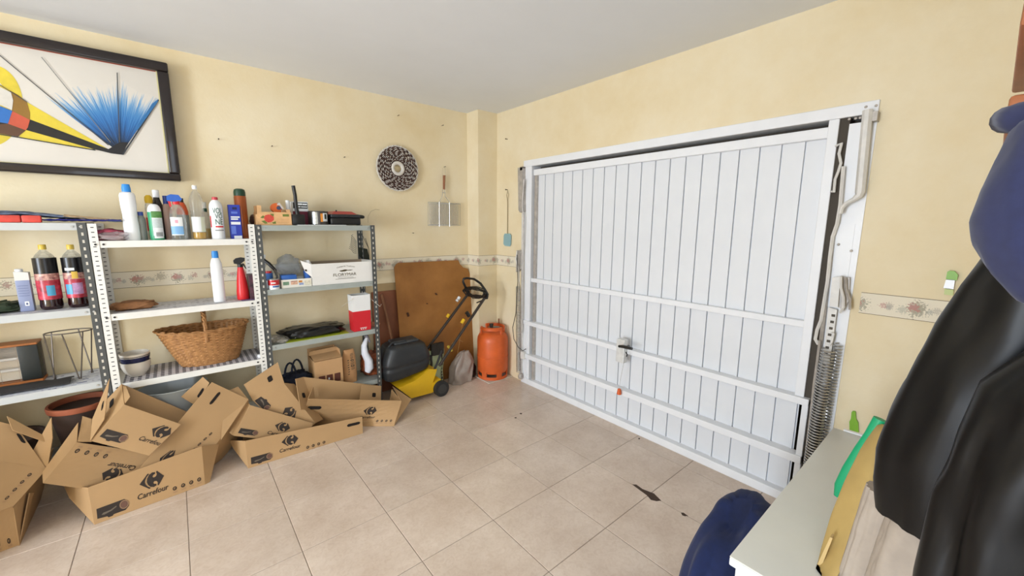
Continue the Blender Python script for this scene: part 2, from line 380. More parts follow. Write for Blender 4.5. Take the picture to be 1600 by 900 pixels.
arm([D(1318,260,XW-.03), D(1313,320,XW-.03), D(1308,350,XW-.03), D(1301,370,XW-.03), D(1297,400,XW-.03), D(1293,440,XW-.03), D(1283,500,XW-.03), D(1277,515,XW-.03), D(1274,530,XW-.03), D(1279,538,XW-.03)], .008, WHB)
arm([D(1300,380,XW-.02), D(1296,420,XW-.02), D(1283,530,XW-.02), D(1273,600,XW-.02), D(1262,705,XW-.02)], .009, GAL)
arm([D(1281,532,XW-.04), D(1270,620,XW-.04), D(1258,720,XW-.04)], .006, GAL)
dpart('spring_bracket', MB().prism([D(1300,434,XW-.05), D(1313,432,XW-.05), D(1309,480,XW-.05), D(1296,478,XW-.05)], (.045, 0, 0)), WHB)
dpart('bracket_cheek', MB().prism([D(1313,432,XW-.03), D(1328,434,XW-.03), D(1326,470,XW-.03), D(1318,484,XW-.03), D(1309,480,XW-.03)], (.03, 0, 0)), GAL)
arm([D(1314,432,XW-.06), D(1314,450,XW-.06), D(1318,465,XW-.06), D(1318,480,XW-.06), D(1312,489,XW-.06)], .006, WHB)
arm([D(1321,434,XW-.045), D(1322,452,XW-.045), D(1328,470,XW-.045), D(1328,484,XW-.045)], .006, GAL)
dpart('perforated_strap', MB().prism([D(1294,480,XW-.03), D(1308,484,XW-.03), D(1296,570,XW-.03), D(1286,568,XW-.03)], (.003, 0, 0)), WHB)
hs = MB()
for k in range(7):
    a = D(1302-k*1.9, 493+k*10, XW-.0315); hs.prism([a+Vector((0,.007,.006)), a+Vector((0,-.007,.006)), a+Vector((0,-.007,-.006)), a+Vector((0,.007,-.006))], (-.001,0,0))
dpart('strap_holes', hs, m('hole_dark', '#5b554d', .9), kind='stuff')
def spring(c0, c1, rad, turns, wire, name='coil_spring'):
    pts = []; c0 = Vector(c0); c1 = Vector(c1); n = turns*10
    for i in range(n+1):
        a = 2*math.pi*i/10; pts.append(c0.lerp(c1, i/n)+Vector((rad*math.cos(a), rad*math.sin(a), 0)))
    return dpart(name, MB().tube(pts, wire, 5), STEEL, 60)
spring((XW-.045, .445, .90), (XW-.045, .455, .20), .028, 46, .0042)
spring((XW-.030, .415, .93), (XW-.030, .425, .20), .016, 46, .0036)
arm([D(1298,520,XW-.045), D(1303,521,XW-.045), D(1300,534,XW-.045), D(1296,540,XW-.045)], .004, WHB, 'hook')
bo = MB()
for px, py in ((1353,167),(1369,165),(1327,186),(1337,185),(1344,184),(1310,382),(1330,392)): bo.blob(D(px, py, XW-.012), (.004,.006,.006), 1, 0, nu=8, nv=6)
dpart('bolts', bo, GAL, 40, kind='stuff')
# left side gear
XB = XW-.05
dpart('guard_tube', MB().prism([D(809,262,XB), D(816,262,XB), D(817,330,XB), D(812,332,XB), D(810,328,XB)], (.045, 0, 0)), GAL)
dpart('guard_bracket', MB().box(XW-.05, XW, 2.715, 2.745, 1.955, 1.985), m('bracket_dark', '#77706a', .5, .4))
dpart('side_post', MB().rbox(XW-.022, XW+.02, 2.715, 2.75, .02, 1.98, .003), WHB)
arm([D(819,280,XB), D(817,305,XB), D(816,320,XB), D(818,340,XB), D(816,400,XB), D(815,520,XB)], .006, GAL)
dpart('spring_bracket', MB().prism([D(807,391,XB), D(813,391,XB), D(813,420,XB), D(806,425,XB)], (.04, 0, 0)), GAL)
arm([D(808,392,XB-.01), D(806,405,XB-.01), D(810,420,XB-.01), D(811,440,XB-.01)], .005, WHB)
spring((XW-.05, 2.755, .92), (XW-.05, 2.735, .10), .019, 60, .0034)
arm([D(811,420,XB), D(811,470,XB)], .004, GAL, 'hook')
dpart('spring_anchor', MB().blob(P(813,588,X=XW-.05), (.018,.022,.028), .8, .2, 3, 2, 14, 10), GAL, 40)
dpart('latch_box', MB().rbox(XW-.055, XW-.02, 2.66, 2.71, .245, .315, .006), WHB)
cb = [D(808,398,XW-.08), D(809,440,XW-.08), D(806,490,XW-.08), D(801,512,XW-.08), D(803,530,XW-.08), D(810,543,XW-.08), D(817,548,XW-.07), D(822,545,XW-.05)]
dpart('cable', MB().tube(cb, .0035, 6), m('cable_black', '#2a2624', .5), 60)
# lock
BLK = m('black_plastic', '#151515', .38)
lk = dpart('lock_case', MB().rbox(XW-.075, XW-.028, 1.575, 1.640, .515, .685, .004), m('lock_metal', '#dededb', .35, .15, noise=(30, .1)))
MB().tube([P(967,541,X=XW-.115), P(973,541.5,X=XW-.12), P(980,543,X=XW-.12), P(988,545,X=XW-.115)], [.009,.011,.012,.009], 8).build('handle', BLK, lk, 40)
MB().tube([P(980,543,X=XW-.12), P(982,541,X=XW-.07)], .011, 8).build('handle_spindle', BLK, lk, 40)
MB().tube([P(978,550,X=XW-.08), P(980,554,X=XW-.085), P(979,557,X=XW-.08)], .004, 6).build('thumb_latch', BLK, lk, 40)
MB().tube([P(977,552,X=XW-.08), P(974,570,X=XW-.07), P(970,590,X=XW-.06), P(968,602,X=XW-.055)], .0014, 5).build('pull_cord', m('cord_grey', '#b9b5ae', .8), lk)
pl = P(967.5, 611, X=XW-.055)
MB().lathe([(.004,.02),(.012,.015),(.014,-.004),(.017,-.02),(.016,-.024),(.004,-.025)], 12, pl).build('pull_knob', m('knob_orange', '#d8622c', .4), lk, 40, label='small orange pull knob on a cord')
# ------------------------------------------------------------------ shelving units
WHITE = m('shelf_white', '#e8e6df', .45, noise=(12, .04)); GREY = m('shelf_grey', '#a9b0ab', .45, metal=.2, noise=(10, .06))
DGREY = m('post_dark_grey', '#4c4e4d', .5, noise=(20, .12)); SLOTD = m('slot_dark', '#3a3836', .9); SLOTL = m('slot_light', '#cfc9bb', .8); BOLT = m('bolt_zinc', '#b8b8b4', .35, .7)
GREYW = m('shelf_grey_white', '#c3c6c5', .45, noise=(10, .05))
def shelf_unit(label, x0, x1, y0, y1, zt, boards, pm, bm_, sm_, dash):
    t = thing('shelving_unit', label, 'shelving', ((x0+x1)/2, (y0+y1)/2, 0))
    W = .034
    for sx, X_ in ((1, x0), (-1, x1)):
        for sy, Y_ in ((1, y0), (-1, y1)):
            mb = MB(); a, b_ = sorted((X_, X_+sx*W)); c, d = sorted((Y_, Y_+sy*.002)); mb.box(a, b_, c, d, 0, zt)
            a2, b2 = sorted((X_, X_+sx*.002)); c2, d2 = sorted((Y_+sy*.002, Y_+sy*W)); mb.box(a2, b2, c2, d2, 0, zt)
            p = mb.build('post', pm, t)
            sl = MB(); z = zt-.02
            while z > .03:
                xm = X_+sx*.017
                yy = Y_-.0006 if sy > 0 else Y_-.0026
                if dash: sl.box(xm-.006, xm+.006, yy, yy+.0006, z-.0022, z+.0022)
                else: sl.box(xm-.004, xm+.004, yy, yy+.0006, z-.008, z+.008)
                xx = X_+sx*.0021
                if not dash: sl.box(min(xx, xx+sx*.0006), max(xx, xx+sx*.0006), Y_+sy*.017-.004, Y_+sy*.017+.004, z-.008, z+.008)
                z -= .0252 if dash else .038
            sl.build('slot_row', sm_, p, kind='stuff')
    for zb in boards:
        fh = .036
        mb = MB(); e = .003
        mb.box(x0+e, x1-e, y0+e, y1-e, zb-.003, zb)
        mb.box(x0+e, x1-e, y0+e, y0+e+.002, zb-fh, zb-.003).box(x0+e, x1-e, y1-e-.002, y1-e, zb-fh, zb-.003)
        mb.box(x0+e, x0+e+.002, y0+e+.002, y1-e-.002, zb-fh, zb-.003).box(x1-e-.002, x1-e, y0+e+.002, y1-e-.002, zb-fh, zb-.003)
        b = mb.build('shelf_board', bm_, t)
        for X_ in (x0+.02, x1-.02, x0+.05, x1-.05):
            yb = y0-.002 if X_ in (x0+.02, x1-.02) else y0+.001
            q = MB(); q.tube([(X_, yb+.004, zb-.018), (X_, yb-.002, zb-.018)], .0055, 6); q.build('bolt', BOLT if not dash else SLOTD, b)
    return t
YS0, YS1 = 3.02, 3.316
Z1 = (1.476, 1.03, .625, .2); Z2 = (1.383, .987, .590, .2); Z3 = (1.469, 1.047, .668, .254)
shelf_unit('dark grey metal shelving unit at the left edge holding dark bottles and heater', -1.10, -.347, YS0, YS1, 1.478, Z1, DGREY, GREYW, SLOTL, False)
shelf_unit('white perforated metal shelving unit holding cleaning bottles and wicker basket', -.343, .394, YS0, YS1, 1.474, Z2, WHITE, WHITE, SLOTD, True)
shelf_unit('dark grey shelving unit with light grey boards beside the brown hardboard sheet', .398, 1.17, YS0, YS1, 1.472, Z3, DGREY, GREY, SLOTL, False)
# ------------------------------------------------------------------ bottles
def fit(l, r, t, b, Y):
    """centre x, width, top z of a thing seen between columns l..r (mid height) and rows t..b, standing at depth Y"""
    mid = (t+b)/2; a = P(l, mid, Y=Y); c = P(r, mid, Y=Y); return (a.x+c.x)/2, c.x-a.x, P((l+r)/2, t, Y=Y).z
def bottle(name, label, cat, l, r, t, Y, z0, segs, b=375, sq=1.0, group=None, rz=0):
    x, w_, zt = fit(l, r, t, b, Y); R = w_/2; H = zt-z0
    o = thing(name, label, cat, (x, Y, z0), rz, group)
    for nm, mt, pr in segs:
        mb = MB(); mb.lathe([(R*a, H*h) for a, h in pr], 24, (0,0,0), sq); mb.build(nm, mt, o, 35, local=True)
    return o, R, H
def front_face(R, H, z0, z1, w_, n=10):
    return None
def wrap(o, nm, mt, R, z0, z1, a0, a1, sq=1.0, off=.0008, n=12):
    """label wrapped round a bottle between angles a0..a1 (degrees, -90 faces the room)"""
    mb = MB(); vs = []
    for i in range(n+1):
        a = math.radians(a0+(a1-a0)*i/n)
        for z in (z0, z1): vs.append(((R+off)*math.cos(a), (R+off)*sq*math.sin(a), z))
    mb.add(vs, [(2*i, 2*i+2, 2*i+3, 2*i+1) for i in range(n)]); return mb.build(nm, mt, o, 60, local=True)
def wraptext(o, nm, mt, body, R, z0, z1, a0, a1, sq=1.0, off=.0014, bold=0, shear=0):
    vs, fs = text_mesh(body, shear, bold); mb = MB(); out = []
    for u, v in vs:
        a = math.radians(a0+(a1-a0)*u); out.append(((R+off)*math.cos(a), (R+off)*sq*math.sin(a), z0+(z1-z0)*v))
    mb.add(out, fs); return mb.build(nm, mt, o, local=True)
PW = m('white_plastic', '#eef0f2', .3); BLUECAP = m('cap_blue', '#2a8be0', .35); NAVYCAP = m('cap_navy', '#1c3a8a', .35)
CLEAR = m('clear_plastic', '#e6ecea', .10, trans=.75, alpha=.38); GRN = m('green_print', '#2f9a6a', .4); PAPERW = m('label_white', '#e9ecec', .5)
REDP = m('red_plastic', '#d6242a', .35); REDC = m('red_cap', '#c9414a', .4); YEL = m('yellow_plastic', '#d9b21e', .4); DKGRN = m('dark_green_cap', '#16402c', .35)
INK = m('ink_dark', '#23332d', .6); LBLUE = m('label_blue', '#7fb0dc', .45); SLATE = m('slate_liquid', '#6f746e', .3); BROWNAE = m('aerosol_brown', '#a3562a', .3, .3)
zt = Z2[0]
S = [('body', PW, [(.0,0),(.92,0),(1,.02),(1,.25),(.90,.45),(1,.62),(1,.80),(.86,.845),(.56,.86),(.5,.865)]), ('cap', BLUECAP, [(.56,.862),(.56,.93),(.47,.995),(.40,1),(0,1)])]
bottle('detergent_bottle', 'tall white detergent bottle with blue cap, left end of the white top shelf', 'bottle', 189, 215, 288, 3.08, zt, S, sq=.7)
bottle('small_bottle', 'small grey bottle with navy cap beside the tall white detergent bottle', 'bottle', 214.5, 229, 331, 3.09, zt,
       [('body', SLATE, [(0,0),(1,0),(1,.02),(1,.72),(.9,.78),(.6,.86),(.55,.88)]), ('cap', NAVYCAP, [(.62,.87),(.62,1),(0,1)])], sq=.8)
o, R, H = bottle('cleaner_bottle', 'white and green cleaner bottle with domed white top and barcode label', 'bottle', 232, 254, 319, 3.07, zt,
       [('body', GRN, [(0,0),(.96,0),(1,.02),(1,.12)]), ('bottle_shell', PW, [(1,.12),(1,.80),(.95,.87),(.8,.94),(.55,.985),(.3,1),(0,1)])], sq=.75)
wrap(o, 'green_label', GRN, R, H*.10, H*.78, -170, -118, .75); wrap(o, 'top_label', m('leaf_print', '#5b8f4a', .5, noise=(80, .3)), R, H*.62, H*.80, -118, -10, .75)
wrap(o, 'text_panel', m('text_panel_grey', '#c9d3d2', .5, noise=(250, .12)), R, H*.34, H*.60, -118, -20, .75); lb = wrap(o, 'barcode_panel', PAPERW, R, H*.05, H*.30, -112, -25, .75)
mb = MB()
for i in range(12):
    a = math.radians(-95+i*5); q = math.radians(-95+i*5+2.2)
    mb.add([((R+.0016)*math.cos(a), (R+.0016)*.75*math.sin(a), H*.10), ((R+.0016)*math.cos(q), (R+.0016)*.75*math.sin(q), H*.10), ((R+.0016)*math.cos(q), (R+.0016)*.75*math.sin(q), H*.22), ((R+.0016)*math.cos(a), (R+.0016)*.75*math.sin(a), H*.22)], [(0,1,2,3)])
mb.build('barcode', INK, o, local=True)
bottle('dark_bottle', 'black bottle with white screw cap behind the green cleaner bottle', 'bottle', 238, 257, 297, 3.2, zt,
       [('body', m('bottle_black', '#1d1715', .3), [(0,0),(1,0),(1,.55),(.95,.68),(.6,.80),(.5,.86)]), ('cap', PW, [(.58,.85),(.58,.99),(.5,1),(0,1)])])
bottle('yellow_capped_bottle', 'clear bottle with bulging yellow cap behind the green cleaner bottle', 'bottle', 228, 243, 305, 3.15, zt,
       [('body', CLEAR, [(0,0),(1,0),(1,.70),(.85,.80),(.75,.83)]), ('cap', YEL, [(.8,.82),(.9,.88),(.8,.96),(.4,1),(0,1)]), ('label', REDC, [(1.02,.2),(1.02,.5)])])
o, R, H = bottle('spray_bottle', 'clear spray bottle with pale blue label and blue and red trigger', 'bottle', 264, 291, 304, 3.07, zt,
       [('body', CLEAR, [(0,0),(.95,0),(1,.03),(1,.45),(.9,.62),(.62,.74),(.4,.78),(.36,.80)]), ('collar', REDP, [(.42,.78),(.42,.86),(.3,.87),(0,.87)])], sq=.7)
LB = bpy.data.objects
wrap(o, 'label', PAPERW, R, H*.10, H*.50, -150, -60, .7); wrap(o, 'label_band', LBLUE, R, H*.12, H*.30, -150, -60, .7, .0014); wrap(o, 'label_flower', m('petal_pink', '#e0a3b4', .5), R, H*.37, H*.44, -112, -92, .7, .0014)
MB().prism([(-R*1.05,-.012,H*.85),(-R*.2,-.012,H*.84),(R*.55,-.012,H*.86),(R*.75,-.012,H*.90),(R*.4,-.012,H*.99),(-R*.5,-.012,H),(-R*1.0,-.012,H*.96)], (0,.024,0)).build('trigger_head', m('trigger_blue', '#1f5fc0', .35), o, local=True)
MB().prism([(-R*.95,-.008,H*.86),(-R*.6,-.008,H*.85),(-R*.55,-.008,H*.74),(-R*.75,-.008,H*.72)], (0,.016,0)).build('trigger', REDP, o, local=True)
bottle('rosy_bottle', 'pale rosy bottle with navy cap behind the clear spray bottle', 'bottle', 254, 270, 306, 3.2, zt,
       [('body', m('rosy_plastic', '#cdaea0', .2, trans=.4), [(0,0),(1,0),(1,.66),(.8,.78),(.5,.82)]), ('cap', NAVYCAP, [(.55,.81),(.55,1),(0,1)])])
bottle('orange_topped_bottle', 'grey bottle with orange funnel shoulder and black cap behind spray bottle', 'bottle', 277, 296, 310, 3.16, zt,
       [('body', m('grey_clear', '#a3a9a3', .2, trans=.35), [(0,0),(1,0),(1,.58),(.95,.60)]), ('shoulder', m('orange_plastic', '#cf5526', .35), [(.96,.58),(.95,.68),(.7,.82),(.42,.90)]), ('cap', BLK, [(.36,.89),(.36,1),(0,1)])])
o, R, H = bottle('oil_bottle', 'ribbed clear oil bottle with white cap, white label and golden oil inside', 'bottle', 297, 319, 290, 3.09, zt,
       [('body', CLEAR, [(0,0),(.95,0),(1,.02)]+[(1-.04*(k % 2), .05+.65*k/16) for k in range(17)]+[(.9,.78),(.6,.86),(.34,.90),(.30,.94)]), ('cap', PW, [(.36,.93),(.36,1),(0,1)]),
        ('oil', m('cooking_oil', '#d3a014', .15), [(0,.01),(.9,.01),(.93,.03),(.93,.13),(0,.13)])])
wrap(o, 'label', PAPERW, R, H*.14, H*.42, -165, -70)
wrap(o, 'label_print', m('label_greenish', '#d5dcc2', .5), R, H*.14, H*.42, -70, -20)
bottle('vinegar_bottle', 'small clear bottle with dark green band under its cap behind oil bottle', 'bottle', 314, 329, 316, 3.18, zt,
       [('body', CLEAR, [(0,0),(1,0),(1,.55),(.8,.68),(.5,.74)]), ('band', DKGRN, [(.52,.74),(.52,.83),(.4,.84)]), ('cap', m('cap_frost', '#d5d3c8', .3), [(.46,.83),(.46,1),(0,1)]), ('liquid', m('amber_liquid', '#c79d2c', .2), [(0,.01),(.9,.01),(.9,.28),(0,.28)])])
o, R, H = bottle('solvent_bottle', 'white bottle with red cap and green VOLVONE lettering', 'bottle', 328, 349.5, 308, 3.08, zt,
       [('body', PW, [(0,0),(.96,0),(1,.02),(1,.76),(.92,.83),(.65,.90),(.42,.93)]), ('cap', REDC, [(.42,.925),(.44,.99),(.36,1),(0,1)])])
for q, (z0, z1) in zip(('VOL', 'VO', 'NE'), ((.61,.74),(.49,.605),(.35,.475))): wraptext(o, 'lettering', m('volvone_green', '#155a45', .5), q, R, H*z0, H*z1, -124+(16 if q != 'VOL' else 0), -44, bold=.0)
wrap(o, 'red_sweep', REDP, R, H*.28, H*.55, -165, -148); wrap(o, 'red_band', REDP, R, H*.28, H*.315, -112, -40); wrap(o, 'fine_print', m('print_grey', '#8d8f8f', .6), R, H*.20, H*.225, -120, -40)
def box_thing(name, label, cat, l, r, t, Y, z0, depth, mat, b=375, rz=0, group=None):
    x, w_, z1 = fit(l, r, t, b, Y); o = thing(name, label, cat, (x, Y+depth/2, z0), rz, group); H = z1-z0
    MB().rbox(-w_/2, w_/2, -depth/2, depth/2, 0, H, .0015, 1).build('carton', mat, o, None, local=True)
    F = Face((-w_/2, -depth/2, 0), (w_/2, -depth/2, 0), (w_/2, -depth/2, H), (-w_/2, -depth/2, H)); return o, F
BLUEBOX = m('box_blue', '#2438a6', .45)
o, F = box_thing('powder_box', 'upright royal blue cardboard box beside the VOLVONE bottle', 'box', 358.5, 377, 320, 3.08, zt, .045, BLUEBOX)
mb = MB(); [F.rect(MB(), *r_).build('white_print', PAPERW, o, local=True) for r_ in ((.12,.42,.92,.50),(.15,.56,.75,.60),(.15,.62,.9,.66),(.28,.0,.95,.09))]
mb = MB(); F.rect(mb, .22,.74,.75,.80); mb.build('pale_print', m('print_paleblue', '#5b74cc', .5), o, local=True); F.rect(MB(), .1,.14,.5,.38, .0011).build('pale_print', m('print_paleblue'), o, local=True)
mb = MB(); F.rect(mb, .35,.86,.72,.93); mb.build('dark_notch', m('navy_ink', '#10164a', .6), o, local=True)
bottle('aerosol_can', 'tall brown aerosol can with dark green cap behind the blue box', 'spray can', 367.5, 387, 295, 3.17, zt,
       [('body', BROWNAE, [(0,0),(.95,0),(1,.01),(1,.83),(.9,.86)]), ('cap', DKGRN, [(.97,.855),(.97,.93),(.85,.98),(.5,1),(0,1)])])
PLB = m('thin_plastic_film', '#d8cfcf', .2, trans=.35, alpha=.7)
pb = thing('pink_bag', 'pink contents in a clear plastic bag on the white top shelf', 'bag', (P(172,372,Y=3.1).x, 3.12, zt))
MB().blob((0,0,.030), (.062,.07,.032), .8, .25, 2.2, 5, 36, 20, zmin=0).build('bag_contents', m('pink_fabric', '#c4566e', .6, noise=(30, .2)), pb, 50, local=True)
MB().blob((.01,-.02,.022), (.075,.075,.026), .8, .3, 2.8, 9, 36, 20, zmin=0).build('film', PLB, pb, 50, local=True)
# ---- white unit, middle and low boards
def liner_mat(name, base, c2, sx, sy, kind='print'):
    M = bpy.data.materials.new(name); M.use_nodes = True; nt = M.node_tree; b = nt.nodes['Principled BSDF']; N = nt.nodes.new; L = nt.links.new
    b.inputs['Roughness'].default_value = .6
    tc = N('ShaderNodeTexCoord'); mp = N('ShaderNodeMapping'); L(tc.outputs['Object'], mp.inputs[0]); mp.inputs['Scale'].default_value = (sx, sy, 1)
    if kind == 'gingham':
        sp = N('ShaderNodeSeparateXYZ'); L(mp.outputs[0], sp.inputs[0]); fs = []
        for k in (0, 1):
            a = N('ShaderNodeMath'); a.operation = 'FRACT'; L(sp.outputs[k], a.inputs[0]); g = N('ShaderNodeMath'); g.operation = 'GREATER_THAN'; L(a.outputs[0], g.inputs[0]); g.inputs[1].default_value = .5; fs.append(g)
        ad = N('ShaderNodeMath'); ad.operation = 'ADD'; L(fs[0].outputs[0], ad.inputs[0]); L(fs[1].outputs[0], ad.inputs[1])
        hf = N('ShaderNodeMath'); hf.operation = 'MULTIPLY'; L(ad.outputs[0], hf.inputs[0]); hf.inputs[1].default_value = .5; fac = hf.outputs[0]
    else:
        br = N('ShaderNodeTexBrick'); br.inputs['Scale'].default_value = 1; br.inputs['Mortar Size'].default_value = .07; br.inputs['Color1'].default_value = (1,1,1,1); br.inputs['Color2'].default_value = (.0,.0,.0,1); br.inputs['Mortar'].default_value = (0,0,0,1)
        L(mp.outputs[0], br.inputs['Vector'])
        n = N('ShaderNodeTexNoise'); n.inputs['Scale'].default_value = 38; n.inputs['Detail'].default_value = 4; L(tc.outputs['Object'], n.inputs['Vector'])
        rp = N('ShaderNodeValToRGB'); rp.color_ramp.elements[0].position = .44; rp.color_ramp.elements[1].position = .52; L(n.outputs['Fac'], rp.inputs[0])
        mu = N('ShaderNodeMath'); mu.operation = 'MULTIPLY'; L(br.outputs['Color'], mu.inputs[0]); L(rp.outputs['Color'], mu.inputs[1]); fac = mu.outputs[0]
    mx = N('ShaderNodeMix'); mx.data_type = 'RGBA'; mx.inputs[6].default_value = lin(base); mx.inputs[7].default_value = lin(c2); L(fac, mx.inputs[0]); L(mx.outputs[2], b.inputs['Base Color']); return M
NEWS = liner_mat('newsprint', '#d6d6da', '#4b4c66', 9, 14); NEWSB = liner_mat('newsprint_blue', '#d9dde6', '#38467e', 7, 9); GING = liner_mat('navy_gingham', '#eceaf0', '#23243c', 30, 30, 'gingham')
def liner(label, x0, x1, y0, y1, z, mat, lip=0):
    mb = MB(); mb.grid(lambda u, v: (x0+(x1-x0)*u, y0+(y1-y0)*v, z+.0012+.0012*noise.noise(Vector((u*9, v*5, z*7)))), 24, 10, (0,0,.0006))
    return solo(mb, 'shelf_liner', mat, label, 'liner', 'liners on the shelves')
liner('printed paper liner on the middle board of the white unit', -.30, .36, 3.03, 3.29, Z2[1], NEWS)
liner('navy and white gingham liner under the wicker basket', -.30, .385, 3.025, 3.31, Z2[2], GING)
liner('newspaper lining the board under the two dark bottles', -1.0, -.39, 3.03, 3.29, Z1[1], NEWS)
liner('blue printed newspaper under the wire plant stand', -1.0, -.36, 3.023, 3.29, Z1[2], NEWSB)
mb = MB(); c = P(208, 473, Y=3.12); mb.blob((c.x, 3.12, Z2[1]+.026), (.098, .05, .024), .7, .22, 2.5, 11, 44, 22, zmin=Z2[1]+.003, fold=.08)
solo(mb, 'cloth_roll', m('brown_cloth', '#8a5f3c', .9, noise=(30, .2)), 'crumpled brown cloth on the middle board of the white unit', 'cloth', smooth=60)
bottle('softener_bottle', 'white bottle with blue cap beside the red spray bottle', 'bottle', 329.5, 349, 392, 3.09, Z2[1]+.003,
       [('body', PW, [(0,0),(.95,0),(1,.02),(1,.6),(.95,.75),(.72,.84),(.5,.87)]), ('cap', BLUECAP, [(.55,.865),(.55,.95),(.48,1),(0,1)])], b=467, sq=.7)
o, R, H = bottle('red_spray_bottle', 'red spray bottle with black trigger on the white unit', 'bottle', 367, 387, 402, 3.1, Z2[1]+.003,
       [('body', REDP, [(0,0),(.95,0),(1,.02),(.98,.2),(.75,.5),(.5,.72),(.42,.78)]), ('collar', BLK, [(.45,.77),(.45,.84),(0,.85)])], b=464)
MB().prism([(-R*.95,-.011,H*.86),(-R*.1,-.011,H*.83),(R*.75,-.011,H*.92),(R*.8,-.011,H*.985),(R*.2,-.011,H*1.0),(-R*.6,-.011,H*.98),(-R*1.0,-.011,H*.93)], (0,.022,0)).build('trigger_head', BLK, o, local=True)
MB().prism([(R*.3,-.006,H*.86),(R*.62,-.006,H*.85),(R*.95,-.006,H*.72),(R*.75,-.006,H*.73)], (0,.012,0)).build('trigger', BLK, o, local=True)
o, F = box_thing('floral_box', 'slim dark box with pink floral print leaning at the end of the white unit', 'box', 390, 402, 430, 3.06, Z2[1]+.003, .12, m('pink_print', '#8d5365', .5, noise=(45, .5), hx2='#2a2228'), b=464)
mb = MB(); mb.box(.29, .385, 3.026, 3.14, Z2[1]+.0035, Z2[1]+.0055)
solo(mb, 'purple_mat', m('purple_card', '#6d5a82', .7, noise=(60, .2)), 'small purple card lying under the red spray bottle', 'card')
# bowls
def bowls():
    x, w_, z1 = fit(186, 236, 545, 582, 3.13); z0 = Z2[2]+.003
    for k, (s_, zz, lab) in enumerate(((1, 0, 'lower white bowl of the stacked pair left of the wicker basket'), (1.0, .050, 'upper cream bowl with navy painted band left of the wicker basket'))):
        R = w_/2; o = thing('bowl', lab, 'bowl', (x+.0, 3.14, z0+zz), 0, 'stacked bowls')
        MB().lathe([(0,.0),(.55*R,.0),(.6*R,.008),(.85*R,.03),(.98*R,.06),(1.0*R,.085),(.96*R,.087),(.93*R,.06),(.8*R,.034),(.5*R,.014),(0,.012)], 40, caps=False).build('bowl_body', m('glazed_cream', '#d9d1c4', .2, coat=.4), o, 50, local=True)
        if k:
            def rr(z): return R*(.85+.13*(z-.03)/.03 if z < .06 else .98+.02*(z-.06)/.025)
            for zz0, zz1, mt in ((.036, .066, m('band_navy', '#141a42', .25, noise=(25, .4))), (.070, .074, m('band_dark', '#3a2a2a', .3)), (.030, .033, m('band_dark', '#3a2a2a', .3))):
                MB().lathe([(rr(zz0)+.0012, zz0), (rr((zz0+zz1)/2)+.0016, (zz0+zz1)/2), (rr(zz1)+.0012, zz1)], 40, caps=False).build('painted_band', mt, o, 50, local=True)
bowls()
# wicker basket
def basket():
    z0 = Z2[2]+.004; Y = 3.165
    a = P(244, 535, Y=Y); b_ = P(387, 505, Y=Y); xc = (a.x+b_.x)/2; RX = (b_.x-a.x)/2*.985; RY = .14
    zr = (P(310, 528, Y=Y-RY).z+P(310, 502, Y=Y+.1).z)/2; H = zr-z0
    l0 = P(283, 565, Y=Y).x; r0 = P(373, 555, Y=Y).x; bx = (r0-l0)/2; bcx = (l0+r0)/2
    o = thing('wicker_basket', 'oval brown wicker basket with arched handle on gingham liner', 'basket', (xc, Y, z0))
    WK = m('wicker', '#a5713f', .6, noise=(45, .28), hx2='#bd8a55')
    NR, NT = 26, 240; mb = MB()
    def pt(i, j, inner=0):
        t = j/NR; th = 2*math.pi*i/NT
        sx_ = bx+(RX-bx)*t**.9; sy_ = RY*.62+(RY*.38)*t**.9; cx = bcx+(xc-bcx)*t
        k = 1+(.030*math.sin(20*th+math.pi*(j % 2))) - inner*.05
        up = .16*t*(math.cos(th)**2)*.32          # ends of the boat-shaped rim rise a little
        return Vector((cx+sx_*k*math.cos(th), Y+sy_*k*math.sin(th), z0+H*t+H*up*.9+.0))
    rows = [pt(i, j) for j in range(NR+1) for i in range(NT)]
    f = [(j*NT+i, j*NT+(i+1) % NT, (j+1)*NT+(i+1) % NT, (j+1)*NT+i) for j in range(NR) for i in range(NT)]
    mb.add(rows, f)
    inn = [pt(i, j, 1) for j in range(NR, -1, -1) for i in range(NT)]
    mb.add(inn, f); k0 = len(rows)
    mb.f += [(NR*NT+i, NR*NT+(i+1) % NT, k0+(i+1) % NT, k0+i) for i in range(NT)]
    mb.f += [tuple(range(NT))]+[tuple(k0+NR*NT+i for i in range(NT))]
    mb.build('woven_body', WK, o, 60)
    rim = [pt(i, NR) for i in range(0, NT, 3)]
    for ph in (0, math.pi):
        MB().tube([p+Vector((math.cos(i*.9+ph)*.005, math.sin(i*.9+ph)*.004, .003+math.sin(i*.9+ph)*.005)) for i, p in enumerate(rim)], .0055, 6, True).build('rim_braid', WK, o, 60)
    h0 = P(322, 522, Y=Y-RY*.93); ht = P(313, 470, Y=Y); h1 = Vector((xc+.005, Y+RY*.93, zr))
    for k in range(3):
        pts = []
        for i in range(41):
            t = i/40; an = math.pi*t; c_ = h0.lerp(h1, t); hz = min(ht.z, Z2[1]-.05)-zr
            w_ = t*26+k*2.09
            pts.append(Vector((c_.x+math.cos(w_)*.006, Y-RY*.93*math.cos(an)*1.0, zr-.06*(abs(1-2*t)**8)+hz*math.sin(an)**.8+math.sin(w_)*.006)))
        MB().tube(pts, .0062, 6).build('handle_strand', WK, o, 60)
basket()
mb = MB(); c = P(411, 557, Y=3.04); mb.lathe([(0,0),(.016,0),(.018,.004),(.018,.016),(.014,.02),(0,.02)], 18, (c.x-.012, 3.06, Z2[2]+.003)); solo(mb, 'jar_lid', PW, 'small round white lid on the corner of the gingham board', 'lid', smooth=40)
